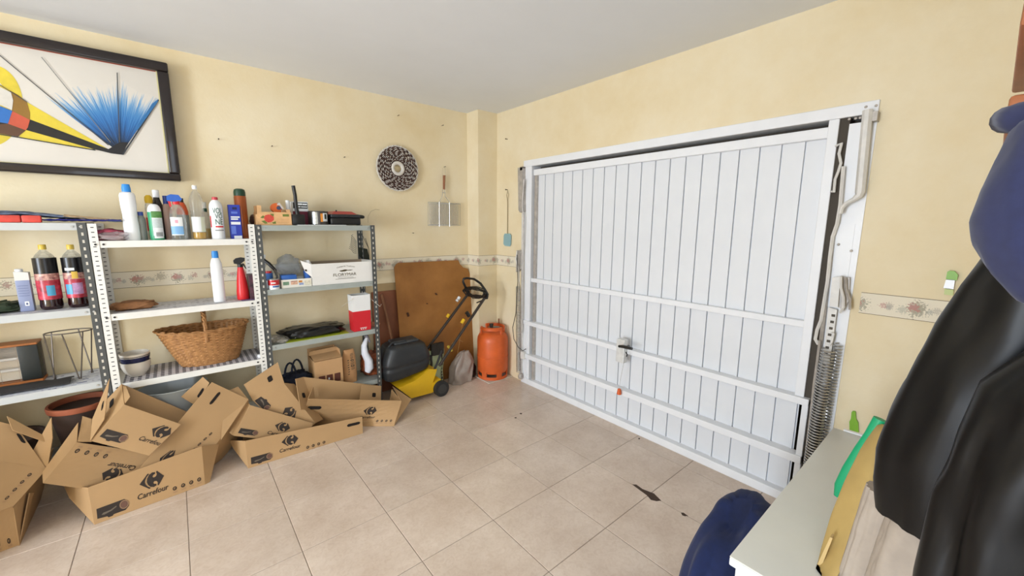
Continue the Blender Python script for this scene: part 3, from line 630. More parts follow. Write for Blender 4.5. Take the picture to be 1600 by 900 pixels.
# steel basin on the lowest board of the white unit
mb = MB(); c = P(272, 612, Y=3.17); mb.lathe([(0,.02),(.09,.02),(.13,.13),(.165,.29),(.172,.297),(.165,.30),(.12,.14),(.085,.03),(0,.028)], 36, (c.x, 3.165, Z2[3]-.018), .82, caps=False)
solo(mb, 'basin', m('pale_grey_plastic', '#c3c8c8', .35), 'pale grey basin under the gingham board', 'basin', smooth=50)
# ------------------------------------------------------------------ left (dark grey) unit contents
def cloth_strip(name, label, pts, h, mat, Y0, Y1, z0, seed):
    mb = MB(); x0, x1 = pts
    mb.grid(lambda u, v: (x0+(x1-x0)*u, Y0+(Y1-Y0)*v, z0+.004+h(u)*(.55+.45*math.sin(math.pi*min(1, v*1.2+.15)))+.006*noise.noise(Vector((u*11, v*5, seed)))), 40, 12, (0,0,.004))
    return mb
XT0, XT1 = P(-160,340,Y=3.05).x, P(190,345,Y=3.05).x
nav = m('navy_floral_cloth', '#1c2350', .85, noise=(18, .6), hx2='#7f8fae')
o = thing('folded_cloth', 'folded navy and floral tablecloth along the top left shelf', 'cloth', ((XT0+XT1)/2, 3.1, Z1[0]))
def hump(u): return .040*min(1, max(.1, (1-u)*2.1))
cloth_strip('c', '', (XT0, XT1), lambda u: hump(u)*1.15, nav, 3.05, 3.24, Z1[0]+.002, 3).build('top_fold', nav, o, 60)
cloth_strip('c', '', (P(60,345,Y=3.03).x, XT1-.005), lambda u: .012, m('navy_hem', '#20247a', .8), 3.035, 3.2, Z1[0]+.0, 8).build('lower_fold', m('navy_hem'), o, 60)
MB().grid(lambda u, v: (P(100,345,Y=3.06).x+u*.16, 3.05+v*.12, Z1[0]+.03-.02*u+.010*math.sin(math.pi*v)+.004*noise.noise(Vector((u*6, v*4, 2)))), 20, 8, (0,0,.004)).build('cream_fold', m('cream_floral', '#c7ac88', .85, noise=(40, .25)), o, 60)
RDK = m('red_wrap', '#d3483c', .5, noise=(30, .15))
for px0, px1, lab in ((-60, 34, 'longer red packet on the floral cloth at the left edge'), (34, 66, 'shorter red packet on the floral cloth nearest the white unit')):
    mb = MB(); a = P(px0, 346, Y=3.032).x; b_ = P(px1, 346, Y=3.032).x
    mb.rbox(a+.001, b_-.001, 3.022, 3.046, Z1[0]+.001, Z1[0]+.036, .006, 2); solo(mb, 'red_packet', RDK, lab, 'packet', 'red packets on the top left shelf', smooth=40)
zz = Z1[1]+.003
def carton():
    x, w_, z1 = fit(22, 49, 421, 481, 3.08); o = thing('drink_carton', 'lavender and white drink carton with white screw cap left of the dark bottles', 'carton', (x, 3.11, zz)); H = z1-zz; q = w_/2*.86
    MB().rbox(-q, q, -q*.8, q*.8, 0, H*.74, .002).build('carton_body', m('carton_lavender', '#8d97b8', .4, noise=(6, .06)), o, 40, local=True)
    MB().add([(-q,-q*.8,H*.74),(q,-q*.8,H*.74),(q,q*.8,H*.74),(-q,q*.8,H*.74),(-q,-q*.78,H*.95),(q,-q*.78,H*.92),(q,q*.8,H*.92),(-q,q*.8,H*.95)], [(0,3,2,1),(4,5,6,7),(0,1,5,4),(1,2,6,5),(2,3,7,6),(3,0,4,7)]).build('carton_top', m('carton_white', '#dcdad6', .4), o, local=True)
    MB().lathe([(.0,0),(.014,0),(.014,.014),(.012,.016),(0,.016)], 14, (-q*.35, 0, H*.93)).build('screw_cap', PW, o, 40, local=True)
    F = Face((-q,-q*.8,0),(q,-q*.8,0),(q,-q*.8,H*.74),(-q,-q*.8,H*.74)); mb = MB(); F.rect(mb, .42,.18,.72,.32); mb.build('white_square', PAPERW, o, local=True)
    mb = MB(); F.rect(mb, .5,.21,.64,.28, .0016); 
    for k in range(5): F.rect(mb, .12,.50+k*.08,.86,.512+k*.08)
    mb.build('fine_print', m('print_slate', '#5d678c', .6), o, local=True)
carton()
COLA = m('dark_drink', '#24090c', .12, coat=.6)
for l, r, lab, sgn in ((53, 92, 'dark soft drink bottle with yellow cap standing next to the carton', 20), (98, 134, 'dark soft drink bottle with yellow cap nearest the white unit', -30)):
    o, R, H = bottle('drink_bottle', lab, 'bottle', l, r, 382, 3.11, zz, [('body', COLA, [(0,0),(.82,0),(.95,.02),(1,.06),(.96,.14),(1,.2),(1,.78),(.96,.80)]), ('neck', CLEAR, [(.9,.80),(.75,.84),(.5,.88),(.3,.91),(.28,.93)]), ('cap', m('cap_gold', '#d9bb4c', .35), [(.34,.925),(.34,.99),(.3,1),(0,1)])], b=470, group='dark soft drink bottles')
    wrap(o, 'label_black', m('label_black', '#131114', .3), R, H*.50, H*.80, -175, -5, 1, .0010)
    wrap(o, 'label_red', m('label_berry', '#9c1730', .3, noise=(28, .55), hx2='#d8485a'), R, H*.16, H*.50, -175, -5, 1, .0010)
    wrap(o, 'label_fruit', m('label_fruit', '#a5525c', .4, noise=(60, .5), hx2='#e9b9a8'), R, H*.46, H*.56, -170, -10, 1, .0014)
    wrap(o, 'label_badge', m('badge_blue', '#4f9fc4', .4), R, H*.22, H*.38, -90+sgn-24, -90+sgn+16, 1, .0016)
    if sgn < 0:
        wrap(o, 'label_lemon', m('lemon_print', '#dcb64a', .4), R, H*.47, H*.58, -98, -68, 1, .0018); wrap(o, 'label_script', PAPERW, R, H*.60, H*.64, -130, -80, 1, .0018)
        wrap(o, 'label_lilac', m('lilac_print', '#b98fb8', .4, noise=(60, .3)), R, H*.22, H*.40, -102, -50, 1, .0016)
mb = MB(); c = P(6, 476, Y=3.1); mb.blob((c.x-.03, 3.12, zz+.028), (.085,.05,.028), .8, .4, 3, 4, 36, 18, zmin=zz, fold=.1)
solo(mb, 'green_bag', m('dark_green_fabric', '#25331f', .7, noise=(20, .4)), 'crumpled dark green bag at the left edge beside the carton', 'bag', smooth=60)
# heater
def heater():
    z0 = Z1[2]; Y = 3.26
    a = P(-110, 545, Y=Y).x; r = P(62, 532, Y=Y).x; t = P(58, 531, Y=Y).z; b_ = P(58, 567, Y=Y).z; z0 = max(Z1[2]+.002, b_-.03)
    o = thing('quartz_heater', 'wood-trimmed electric heater with whitish reflector lying against the wall', 'heater', ((a+r)/2, Y, Z1[2]+.003))
    zb = Z1[2]+.003; WD = m('orange_wood', '#a8652f', .5, noise=(8, .2))
    MB().rbox(a, r, Y-.06, Y+.04, zb, zb+.016, .003).build('base_trim', WD, o)
    MB().rbox(a, r, Y-.06, Y+.04, t-.012, t, .003).build('top_trim', WD, o)
    MB().box(a, r-.002, Y+.015, Y+.035, zb+.016, t-.012).build('back_panel', m('heater_back', '#6f665c', .6), o)
    MB().rbox(r-.075, r-.003, Y-.05, Y+.014, zb+.017, t-.013, .004).build('end_box', m('heater_black', '#1f2422', .5), o, 40)
    MB().grid(lambda u, v: (a+.01+(r-.09-a)*u, Y+.012-.02*(2*v-1)**2, zb+.02+(t-zb-.036)*v), 4, 12).build('reflector', m('reflector_steel', '#c9c3ba', .3, .55), o, 60)
    for k in (.35, .62): MB().tube([(a+.01, Y-.02, zb+(t-zb)*k), (r-.08, Y-.02, zb+(t-zb)*k)], .008, 10).build('quartz_tube', m('quartz_white', '#ddd8d0', .25), o, 50)
    g = MB()
    for k in range(24): z = zb+.02+(t-zb-.036)*k/23; g.tube([(a+.01, Y-.045, z), (r-.075, Y-.045, z)], .0007, 4)
    for k in range(5): x = a+.02+(r-.1-a)*k/4; g.tube([(x, Y-.045, zb+.016), (x, Y-.045, t-.012)], .0010, 4)
    g.build('wire_guard', m('guard_wire', '#a89a8b', .4, .5), o, kind='stuff')
heater()
mb = MB(); mb.grid(lambda u, v: (-1.0+u*.50, 3.05+v*.12, Z1[2]+.010+.012*math.sin(math.pi*v)+.01*noise.noise(Vector((u*5, v*3, 1)))), 24, 8, (0,0,.006))
solo(mb, 'dark_cloth', m('charcoal_cloth', '#2e2c2b', .9), 'flat charcoal cloth lying in front of the heater', 'cloth', smooth=60)
def plant_stand():
    z0 = Z1[2]+.003; zt_ = P(108, 518, Y=3.17).z; WI = m('stand_wire', '#6f6760', .4, .6)
    a = P(67, 527, Y=3.15).x; b_ = P(145, 514, Y=3.19).x; c = Vector(((a+b_)/2, 3.17, 0)); RT = (b_-a)/2; RB = RT*.92
    o = thing('plant_stand', 'grey wire plant stand with round top ring and V-shaped legs', 'plant stand', (c.x, c.y, z0))
    MB().tube([c+Vector((RT*math.cos(2*math.pi*i/40), RT*.62*math.sin(2*math.pi*i/40), zt_)) for i in range(40)], .0032, 6, True).build('top_ring', WI, o, 60)
    for k in range(3):
        an = math.radians(-75+120*k); p0 = c+Vector((RB*math.cos(an), RB*.62*math.sin(an), z0+.003))
        for s_ in (-1, 1):
            q = an+s_*.45; MB().tube([c+Vector((RT*math.cos(q), RT*.62*math.sin(q), zt_)), p0+Vector((s_*.003, 0, 0))], .003, 6).build('leg_wire', WI, o, 60)
plant_stand()
# terracotta pots under the left unit
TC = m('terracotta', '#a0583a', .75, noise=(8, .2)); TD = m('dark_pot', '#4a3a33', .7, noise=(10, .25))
def pot(label, c, R, H, mat, z0, rm):
    o = thing('plant_pot', label, 'plant pot', (c[0], c[1], z0))
    MB().lathe([(0,0),(.62*R,0),(.68*R,.01),(.97*R,H*.88),(.98*R,H*.90)], 32, caps=True).build('pot_body', mat, o, 40, local=True)
    MB().lathe([(.98*R,H*.89),(1.03*R,H*.90),(1.05*R,H*.98),(1.03*R,H),(.95*R,H),(.9*R,H*.7),(.6*R,H*.2),(0,H*.2)], 32, caps=False).build('rim', rm, o, 40, local=True)
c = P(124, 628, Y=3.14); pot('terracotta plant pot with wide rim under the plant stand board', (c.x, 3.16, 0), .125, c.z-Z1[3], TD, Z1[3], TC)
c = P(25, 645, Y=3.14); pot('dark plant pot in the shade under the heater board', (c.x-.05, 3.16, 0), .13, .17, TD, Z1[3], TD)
# ------------------------------------------------------------------ right (dark grey) unit contents
zt = Z3[0]
mb = MB(); mb.box(P(465,352,Y=3.03).x, P(541,352,Y=3.03).x, 3.026, 3.27, zt+.0005, zt+.004); solo(mb, 'white_card', m('white_card', '#e2e3e0', .6), 'thin white card lying under the grey tape tin', 'card')
WOODC = m('fruit_crate_wood', '#dcae7a', .65, noise=(14, .15)); 
def crate():
    x, w_, z1 = fit(402, 455, 331, 349, 3.05); o = thing('fruit_crate', 'small thin wooden fruit crate printed with a red strawberry', 'crate', (x, 3.12, zt)); H = (z1-zt); q = w_/2
    pan = MB().box(-q, q, -.075, -.071, .004, H*.98).build('front_panel', WOODC, o, local=True)
    MB().box(-q, q, .071, .075, .004, H*.98).build('back_panel', WOODC, o, local=True)
    for s_ in (-1, 1): MB().box(min(s_*q, s_*(q-.004)), max(s_*q, s_*(q-.004)), -.071, .071, .004, H*.8).build('end_panel', WOODC, o, local=True)
    MB().box(-q, q, -.075, .075, 0, .004).build('base_panel', WOODC, o, local=True)
    for sx in (-1, 1):
        for yy in (-.064, .064): MB().box(min(sx*(q-.004), sx*(q-.026)), max(sx*(q-.004), sx*(q-.026)), yy-.006, yy+.006, .004, H*1.45 if sx < 0 else H*1.2).build('corner_post', WOODC, o, local=True)
    F = Face((-q,-.075,0),(q,-.075,0),(q,-.075,H),(-q,-.075,H)); mb = MB(); F.poly(mb, [(.18,.5),(.22,.72),(.32,.80),(.40,.76),(.47,.62),(.47,.42),(.40,.25),(.30,.2),(.22,.3)]); mb.build('strawberry_print', m('strawberry', '#d2493a', .5, noise=(40, .2)), pan, local=True)
    mb = MB(); [F.poly(MB(), q_, .001).build('leaf_print', m('leaf_green', '#6d7a34', .5), pan, local=True) for q_ in ([(.1,.3),(.2,.36),(.28,.15),(.2,.1)], [(.08,.55),(.16,.72),(.22,.6),(.15,.5)], [(.40,.2),(.52,.3),(.52,.12),(.44,.1)], [(.36,.85),(.48,.84),(.46,.62),(.42,.7)], [(.74,.66),(.93,.66),(.93,.84),(.74,.84)])]
    mb = MB(); 
    for k in range(3): F.rect(mb, .56,.2+.12*k,.93,.215+.12*k)
    mb.build('line_print', m('crate_ink', '#b07a3e', .6), pan, local=True); return x, H
cx, cH = crate()
def roll(name, label, px, py, R, wdt, Y, mo, mi, zb):
    c = P(px, py, Y=Y); o = thing(name, label, 'tape', (c.x, Y, zb))
    return o, c
c = P(433, 325, Y=3.11); o = thing('tape_dispenser', 'orange tape dispenser resting in the strawberry crate', 'tape dispenser', (c.x, 3.11, zt+.005))
mb = MB(); n = 22; R = .031; cz = c.z-zt-.005
for q in (0, 1):
    pass
mb.prism([(R*math.cos(2*math.pi*i/n)-.008, -.02, cz+R*math.sin(2*math.pi*i/n)) for i in range(n)], (0, .04, 0)); mb.build('tape_roll', m('tape_orange', '#d9672a', .4), o, 40, local=True)
MB().prism([(.013*math.cos(2*math.pi*i/n)+.006, -.023, cz+.013*math.sin(2*math.pi*i/n)) for i in range(n)], (0, .046, 0)).build('core', m('core_dark', '#3f4a66', .5), o, 40, local=True)
MB().prism([(.0,-.022,cz+R*.9),(.012,-.022,cz+R*1.15),(.034,-.022,cz),(.028,-.022,cz-.012),(.012,-.022,cz+.017),(-.004,-.022,cz+.018)], (0,.044,0)).build('cutter_plate', m('cutter_white', '#ddd6d2', .3, .3), o, local=True)
MB().prism([(-.02,-.018,cz-.018),(.02,-.018,cz-.018),(.02,-.018,0),(-.02,-.018,0)], (0,.036,0)).build('grip', m('tape_orange'), o, local=True)
mb = MB(); c = P(452, 325, Y=3.12); mb.lathe([(0,0),(.013,0),(.014,.03),(.010,.036)], 14, (c.x-.006, 3.14, zt+.005)); 
o = thing('glue_bottle', 'small white-capped brown bottle standing at the crate corner', 'bottle', (c.x-.004, 3.14, zt+.005)); H = P(452,313,Y=3.12).z-zt-.005
MB().lathe([(0,0),(.014,0),(.014,H*.55),(.012,H*.6)], 14).build('body', m('amber_brown', '#a1582c', .35), o, 40, local=True); MB().lathe([(.013,H*.58),(.013,H),(0,H)], 14).build('cap', PW, o, 40, local=True)
mb = MB(); c = P(399, 338, Y=3.2); mb.blob((c.x-.002, 3.23, zt+.035), (.030,.045,.035), .8, .2, 2, 3, 24, 14, zmin=zt); solo(mb, 'dark_pouch', m('dark_red_brown', '#4a2a22', .6), 'dark reddish pouch behind the strawberry crate', 'pouch', smooth=60)
# dustpan brush standing upright
o = thing('black_dustpan', 'black dustpan standing with its long handle upright', 'dustpan', (P(465,345,Y=3.06).x, 3.07, zt+.004)); zb = zt+.004
a = P(456,346,Y=3.06).x; b_ = P(476,346,Y=3.06).x; zq = P(466,335,Y=3.06).z
MB().rbox(a, b_, 3.045, 3.10, zb, zq, .004).build('pan', BLK, o, 40)
MB().tube([P(465,336,Y=3.07), P(463,325,Y=3.07), P(461,305,Y=3.07), P(458,290,Y=3.07)], [.016,.0115,.0115,.0120], 10).build('handle', BLK, o, 50)
o, F = box_thing('parts_box', 'white and burgundy box with black lettered panel behind the black dustpan', 'box', 457.5, 482, 315, 3.15, zt+.004, .07, PAPERW, b=347)
mb = MB(); F.rect(mb, 0,0,1,.58); mb.build('burgundy_print', m('burgundy', '#6b1730', .45), o, local=True)
mb = MB(); F.rect(mb, .04,.70,.96,.96); mb.build('black_panel', m('panel_black', '#1a1616', .4), o, local=True)
mb = MB(); [F.rect(MB(), *r_, .002).build('lettering_row', PAPERW, o, local=True) for r_ in ((.34,.85,.62,.925),(.64,.85,.93,.92),(.36,.75,.50,.80),(.54,.75,.94,.795))]
o, R, H = bottle('tape_tin', 'squat grey tin with orange and white barcode sticker', 'tin', 481.5, 512.5, 330, 3.11, zt+.004, [('body', m('tin_grey', '#4d4a46', .35, .4), [(0,0),(1,0),(1,.03),(1,.97),(.96,1),(.8,1),(.78,.97),(0,.97)])], b=347)
wrap(o, 'foil', m('foil_silver', '#aeb2b2', .25, .5, noise=(70, .3)), R, H*.05, H*.92, -140, -108); wrap(o, 'orange_sticker', m('sticker_orange', '#e2923a', .5), R, H*.22, H*.82, -92, -78); wrap(o, 'white_sticker', PAPERW, R, H*.25, H*.85, -78, -45)
wrap(o, 'barcode', INK, R, H*.42, H*.78, -68, -54, 1, .0015)
def grill():
    Y0 = 3.045; a = P(517,345,Y=Y0).x; b_ = P(564,345,Y=Y0).x; z0 = zt+.004
    o = thing('sandwich_grill', 'black electric grill with red lid at the right end of the shelf', 'grill', ((a+b_)/2, 3.13, z0))
    MB().rbox(a, b_, Y0, 3.25, z0, P(540,340,Y=Y0).z, .010, 3).build('base', BLK, o, 40)
    MB().rbox(a+.002, b_-.005, Y0-.003, 3.248, P(540,340,Y=Y0).z+.0005, P(540,336,Y=Y0).z+.004, .005, 3).build('lower_lid', m('dark_steel', '#3a3d42', .25, .5), o, 40)
    z1 = P(540,336,Y=Y0).z+.005
    MB().prism([(a+.012,Y0+.01,z1),(b_-.02,Y0+.01,z1),(b_-.05,Y0+.05,z1+.022),(a+.04,Y0+.05,z1+.022)], (0,.13,0)).build('lid', m('grill_red', '#a8252a', .3), o)
    MB().tube([(b_-.012,Y0+.06,z1-.012),(b_+.035,Y0+.055,z1-.016),(b_+.045,Y0+.055,z1-.016)], [.016,.013,.009], 10).build('handle', BLK, o, 50)
    MB().lathe([(0,0),(.006,0),(.005,.012),(0,.013)], 10, (a+.055, Y0+.05, z1+.018)).build('knob', BLK, o, 40)
grill()
mb = MB(); mb.tube([P(575,348,Y=3.25)+Vector((0,0,.0)), P(575,338,Y=3.28), P(580,330,Y=3.29), P(587,327,Y=3.3), P(593,328,Y=3.31)], .0012, 5)
solo(mb, 'wire_loop', m('thin_wire', '#a2906a', .5), 'thin loose wire curling up beside the black grill', 'wire')
# second board: cans, box, bag, white carton, rake
zz = Z3[1]
CANR = m('can_red', '#c7262c', .3); CANB = m('can_blue', '#2b62a8', .35); CANW = m('can_white', '#e4e6e8', .35)
o, R, H = bottle('paint_can', 'small red and white paint can in front of the blue can', 'can', 418.5, 437, 436, 3.05, zz, [('body', CANW, [(0,0),(1,0),(1,.42)]), ('upper_body', CANR, [(1,.42),(1,.93),(.97,.95)]), ('lid', BOLT, [(1.02,.94),(1.02,.99),(.9,1),(.88,.97),(0,.97)])], b=454)
wrap(o, 'blue_wave', CANB, R, H*.22, H*.36, -112, -40); wrap(o, 'white_swoosh', PAPERW, R, H*.60, H*.72, -125, -80)
o, R, H = bottle('filler_tub', 'blue and white tub with red lid behind the small red can', 'tub', 413, 427, 423, 3.12, zz, [('body', CANW, [(0,0),(1,0),(1,.45)]), ('upper_body', CANB, [(1,.45),(1,.85),(.96,.87)]), ('lid', CANR, [(.8,.86),(.8,.98),(0,1)])], b=452)
o = thing('caulking_gun', 'black caulking gun leaning across the cans', 'caulking gun', (P(420,415,Y=3.1).x, 3.1, zz+.10))
MB().tube([P(410,404,Y=3.14), P(420,412,Y=3.12), P(431,423,Y=3.10)], [.008,.012,.009], 8).build('barrel', BLK, o, 50)
MB().tube([P(429,421,Y=3.10), P(433,432,Y=3.09), P(431,440,Y=3.09)], .007, 8).build('grip', m('gun_grey', '#5d5a55', .5), o, 50)
MB().tube([P(412,398,Y=3.15), P(412,418,Y=3.15)], .011, 10).build('cartridge', CANW, o, 50)
def small_box():
    Y0 = 3.04; a = P(440,445,Y=Y0).x; b_ = P(487,440,Y=Y0).x; z1 = P(463,436,Y=Y0).z; D_ = .16; T = .002
    o = thing('printed_box', 'low open white box with small coloured pictures and blue packets', 'box', ((a+b_)/2, Y0+D_/2, zz)); cw = m('carton_ivory', '#e8e4d8', .6)
    MB().box(a, b_, Y0, Y0+D_, zz, zz+T).build('base_panel', cw, o); fr = MB().box(a, b_, Y0, Y0+T, zz+T, z1).build('front_panel', cw, o); MB().box(a, b_, Y0+D_-T, Y0+D_, zz+T, z1).build('back_panel', cw, o)
    MB().box(a, a+T, Y0+T, Y0+D_-T, zz+T, z1).build('end_panel', cw, o); MB().box(b_-T, b_, Y0+T, Y0+D_-T, zz+T, z1).build('end_panel', cw, o)
    F = Face((a,Y0,zz),(b_,Y0,zz),(b_,Y0,z1),(a,Y0,z1))
    for u0,v0,u1,v1,hx in ((.05,.35,.24,.75,'#6f8f72'),(.30,.35,.52,.74,'#d3a98f'),(.30,.74,.52,.80,'#8a4a44'),(.56,.55,.68,.8,'#cf8a3c'),(.57,.25,.72,.50,'#8f9cc0'),(.76,.2,.98,.8,'#dfd8c2')):
        mb = MB(); F.rect(mb, u0, v0, u1, v1); mb.build('picture_print', m('pic'+hx, hx, .5, noise=(90, .25)), fr)
    BP = m('packet_blue', '#2b63b4', .4)
    for k,(p0,p1) in enumerate(((438,462),(476,486))):
        x0, x1 = max(P(p0,430,Y=3.09).x, a+.006), min(P(p1,430,Y=3.09).x, b_-.004)
        mb = MB(); mb.rbox(x0, x1, 3.055, 3.13, zz+.003, P(450,429 if k == 0 else 425,Y=3.09).z, .006); solo(mb, 'blue_packet', BP, ('wider blue packet in the low white box under the plastic bag', 'narrow blue packet in the low white box next to the big carton')[k], 'packet', 'blue packets in the low white box', smooth=40)
small_box()
mb = MB(); c = P(456,420,Y=3.16); mb.blob((c.x-.012, 3.225, zz+.13), (.075,.055,.075), .95, .28, 1.7, 6, 44, 26)
for v in mb.v: v.z = max(v.z, zz+.004)
solo(mb, 'plastic_bag', m('grey_film', '#c3ccd6', .15, trans=.5, alpha=.5, bump=(18, .8)), 'crumpled translucent grey plastic bag behind the low white box', 'bag', smooth=60)
def flory():
    CW = m('carton_white_rough', '#e9e6e0', .6, noise=(5, .03)); CI = m('carton_inside', '#a2907c', .8)
    Y0 = 3.035; Y1 = 3.26; T = .004
    bl = P(489,450,Y=Y0); br = P(583,441,Y=Y0); bl.z = br.z = zz+.002
    tl = P(487,412,Y=Y0); tr = P(577,409,Y=Y0); 
    o = thing('shoe_carton', 'white open carton lettered FLORYMAR on the second grey board', 'carton', ((bl.x+br.x)/2, (Y0+Y1)/2, zz))
    H = .5*(tl.z+tr.z)-zz
    a, b_ = bl.x, br.x
    fr = MB().box(a, b_, Y0, Y0+T, zz+.002, zz+H).build('front_panel', CW, o)
    MB().box(a, b_, Y0, Y1, zz+.0005, zz+.002).build('base_panel', CW, o)
    MB().box(a, b_, Y1-T, Y1, zz+.002, zz+H*1.0).build('back_panel', CI, o)
    MB().prism([(a,Y0+T,zz+.002),(a,Y1-T,zz+.002),(a,Y1-T,zz+H*1.1),(a,Y0+.06,zz+H*1.16),(a,Y0+T,zz+H)], (T,0,0)).build('end_panel', CW, o)
    MB().prism([(b_,Y0+T,zz+.002),(b_,Y1-T,zz+.002),(b_,Y1-T,zz+H),(b_,Y0+T,zz+H*1.05)], (-T,0,0)).build('end_panel', CW, o)
    # flap folded out on the left with a hand hole
    p = [Vector((a,Y0,zz+H)), P(469,407,Y=Y0+.02), P(477,425,Y=Y0+.01), Vector((a,Y0,zz+.06))]
    MB().prism(p, (0,.003,0)).build('flap', CW, o)
    mb = MB(); mb.prism([P(476,421,Y=Y0+.006), P(479,421,Y=Y0+.004), P(479.5,424,Y=Y0+.004), P(477,424,Y=Y0+.006)], (0,-.001,0)); mb.build('hand_hole', m('hole_brown', '#2a201a', .9), o)
    MB().box(a+.02, b_-.03, Y0+.10, Y0+.11, zz+.003, zz+H*.86).build('inner_flap', m('carton_inner_grey', '#b5aca2', .7), o)
    F = Face((a,Y0,zz),(b_,Y0,zz),(b_,Y0,zz+H),(a,Y0,zz+H)); ik = m('florymar_ink', '#4a3d1c', .6)
    mb = MB(); F.text(mb, 'FLORYMAR', .33,.36,.71,.50, bold=0)
    vs, fs = text_mesh('Calidad & Tradicion', .2)
    mb.add([F.at(.39+.30*u, .745+.06*v+.055*math.sin(math.pi*u), .0014) for u, v in vs], fs); mb.build('lettering', ik, fr)
    mb = MB(); F.poly(mb, [(.43,.60),(.47,.57),(.53,.58),(.56,.61),(.62,.60),(.66,.625),(.62,.64),(.57,.64),(.53,.665),(.50,.66),(.48,.64),(.44,.63)]); F.rect(mb, .40,.315,.65,.322); F.rect(mb, .36,.22,.70,.235); F.rect(mb, .40,.26,.66,.268); mb.build('emblem', ik, fr)
flory()
def rake():
    o = thing('hand_rake', 'small wire hand rake with curved tines hung on the rear post', 'rake', (P(553,380,Y=3.29).x, 3.29, zz)); W_ = m('rake_wire', '#4a463c', .4, .5)
    for k in range(9):
        px = 545+k*1.0; y0 = 362+k*3.2
        MB().tube([P(557,378+k*2.2,Y=3.295), P(552.5,371+k*3.0,Y=3.285), P(549,368+k*2.75,Y=3.27), P(553-k*.9 if k < 8 else 545.5, 363.5+k*2.9,Y=3.25) if False else P(551.5-k*.75, 366.5+k*2.65,Y=3.24)], .0016, 5).build('tine', W_, o, 60)
    for e in ((565,365),(571,372)): MB().tube([P(e[0],e[1],Y=3.29), P(576,388,Y=3.29), P(577,405,Y=3.29)], .0022, 5).build('frame_wire', W_, o, 60)
    MB().prism([P(559,386,Y=3.30), P(574,389,Y=3.30), P(578,407,Y=3.30), P(566,405,Y=3.30), P(561,400,Y=3.30)], (0,.004,0)).build('blade', m('dark_green_metal', '#2b3129', .35, .4), o)
rake()
# third board
zz = Z3[2]
mb = MB(); c0, c1 = P(447,530,Y=3.03).x, P(546,530,Y=3.03).x; mb.box(c0, c1, 3.025, 3.28, zz+.0005, zz+.003); solo(mb, 'lime_sheet', m('lime_card', '#a9b52c', .5), 'flat lime green sheet under the black bag', 'sheet')
mb = MB(); c = P(489,515,Y=3.12); mb.blob((c.x+.008, 3.145, zz+.036), (.205,.095,.038), .6, .22, 2.4, 8, 60, 26, zmin=zz+.004, fold=.08)
solo(mb, 'black_bag', m('black_shiny_fabric', '#141414', .3, bump=(30, .4)), 'folded shiny black bag lying on the lime sheet', 'bag', smooth=60)
mb = MB(); c = P(437,532,Y=3.08); mb.blob((c.x+.0, 3.12, zz+.016), (.058,.075,.016), .7, .3, 3, 2, 36, 16, zmin=zz+.001, fold=.12); solo(mb, 'clear_packet', m('clear_film', '#cfc9bd', .12, trans=.5, alpha=.75, bump=(40, .6)), 'flat clear plastic packet at the left end of the third grey board', 'packet', smooth=60)
def red_bag():
    Y0 = 3.03; o_ = P(562,520,Y=Y0); a, b_ = P(552,500,Y=Y0).x, P(579.5,500,Y=Y0).x; z1 = P(564,461,Y=Y0).z; zw = P(564,486,Y=Y0).z; D_ = .095; T = .0015
    RW = m('bag_red', '#d0202c', .45); WW = m('bag_white', '#ececea', .45); MR = m('bag_maroon', '#6a1520', .6)
    o = thing('gift_bag', 'upright red and white paper bag with cord handles', 'paper bag', ((a+b_)/2, Y0+D_/2, zz)); q = .012
    A = [(a+.002,Y0),(b_-.002,Y0),(b_-.002,Y0+D_),(a+.002,Y0+D_)]; B = [(a-.003,Y0),(b_+.003,Y0),(b_+.003,Y0+D_),(a-.003,Y0+D_)]
    def ring(z0,z1,qa,qb,nm,mt,inn=0):
        mb = MB(); 
        for i in range(4):
            p, r = qa[i], qa[(i+1) % 4]; s_, t_ = qb[i], qb[(i+1) % 4]
            mb.add([(p[0],p[1],z0),(r[0],r[1],z0),(t_[0],t_[1],z1),(s_[0],s_[1],z1)], [(0,1,2,3)])
            cx, cy = (a+b_)/2, Y0+D_/2
            g = lambda v: (v[0]+(cx-v[0])*.04, v[1]+(cy-v[1])*.04)
            p, r, s_, t_ = map(g, (p, r, s_, t_)); mb.add([(p[0],p[1],z0),(r[0],r[1],z0),(t_[0],t_[1],z1),(s_[0],s_[1],z1)], [(3,2,1,0)])
        mb.build(nm, mt, o)
    M_ = [tuple(A[i][k]+(B[i][k]-A[i][k])*.6 for k in (0,1)) for i in range(4)]
    ring(zz+.001, zw, A, M_, 'red_lower', RW); ring(zw, z1, M_, B, 'white_cuff', WW)
    MB().box(a+.004, b_-.004, Y0+.003, Y0+D_-.003, zz+.0005, zz+.002).build('base', RW, o)
    MB().box(a+.004, b_-.004, Y0+.004, Y0+D_-.004, zw+.012, zw+.014).build('inner_lining', MR, o)
    MB().tube([P(553,466,Y=Y0+.0), P(545,471,Y=Y0-.01), P(534,479,Y=Y0-.02)], .0014, 5).build('handle_cord', m('cord_white', '#e4dccb', .7), o, 60)
    MB().tube([P(579,466,Y=Y0+.02), P(585,472,Y=Y0-.01), P(594,479,Y=Y0-.02), P(596,475,Y=Y0-.02)], .0014, 5).build('handle_cord', m('cord_white'), o, 60)
    F = Face((a,Y0,zz),(b_,Y0,zz),(b_,Y0,zw),(a,Y0,zw)); mb = MB(); F.rect(mb, .36,.135,.74,.165, .002)
    for k in range(3): F.disc(mb, .43+.12*k, .085, .035, .022, .002)
    mb.build('white_print', WW, o)
red_bag()
mb = MB(); c = P(583,512,Y=3.12); mb.lathe([(0,0),(.05,0),(.06,.012),(.058,.022),(0,.026)], 20, (c.x-.0, 3.13, zz+.001), .9); solo(mb, 'pink_dish', m('dusty_pink', '#b57b62', .6), 'dusty pink dish behind the red and white bag', 'dish', smooth=50)
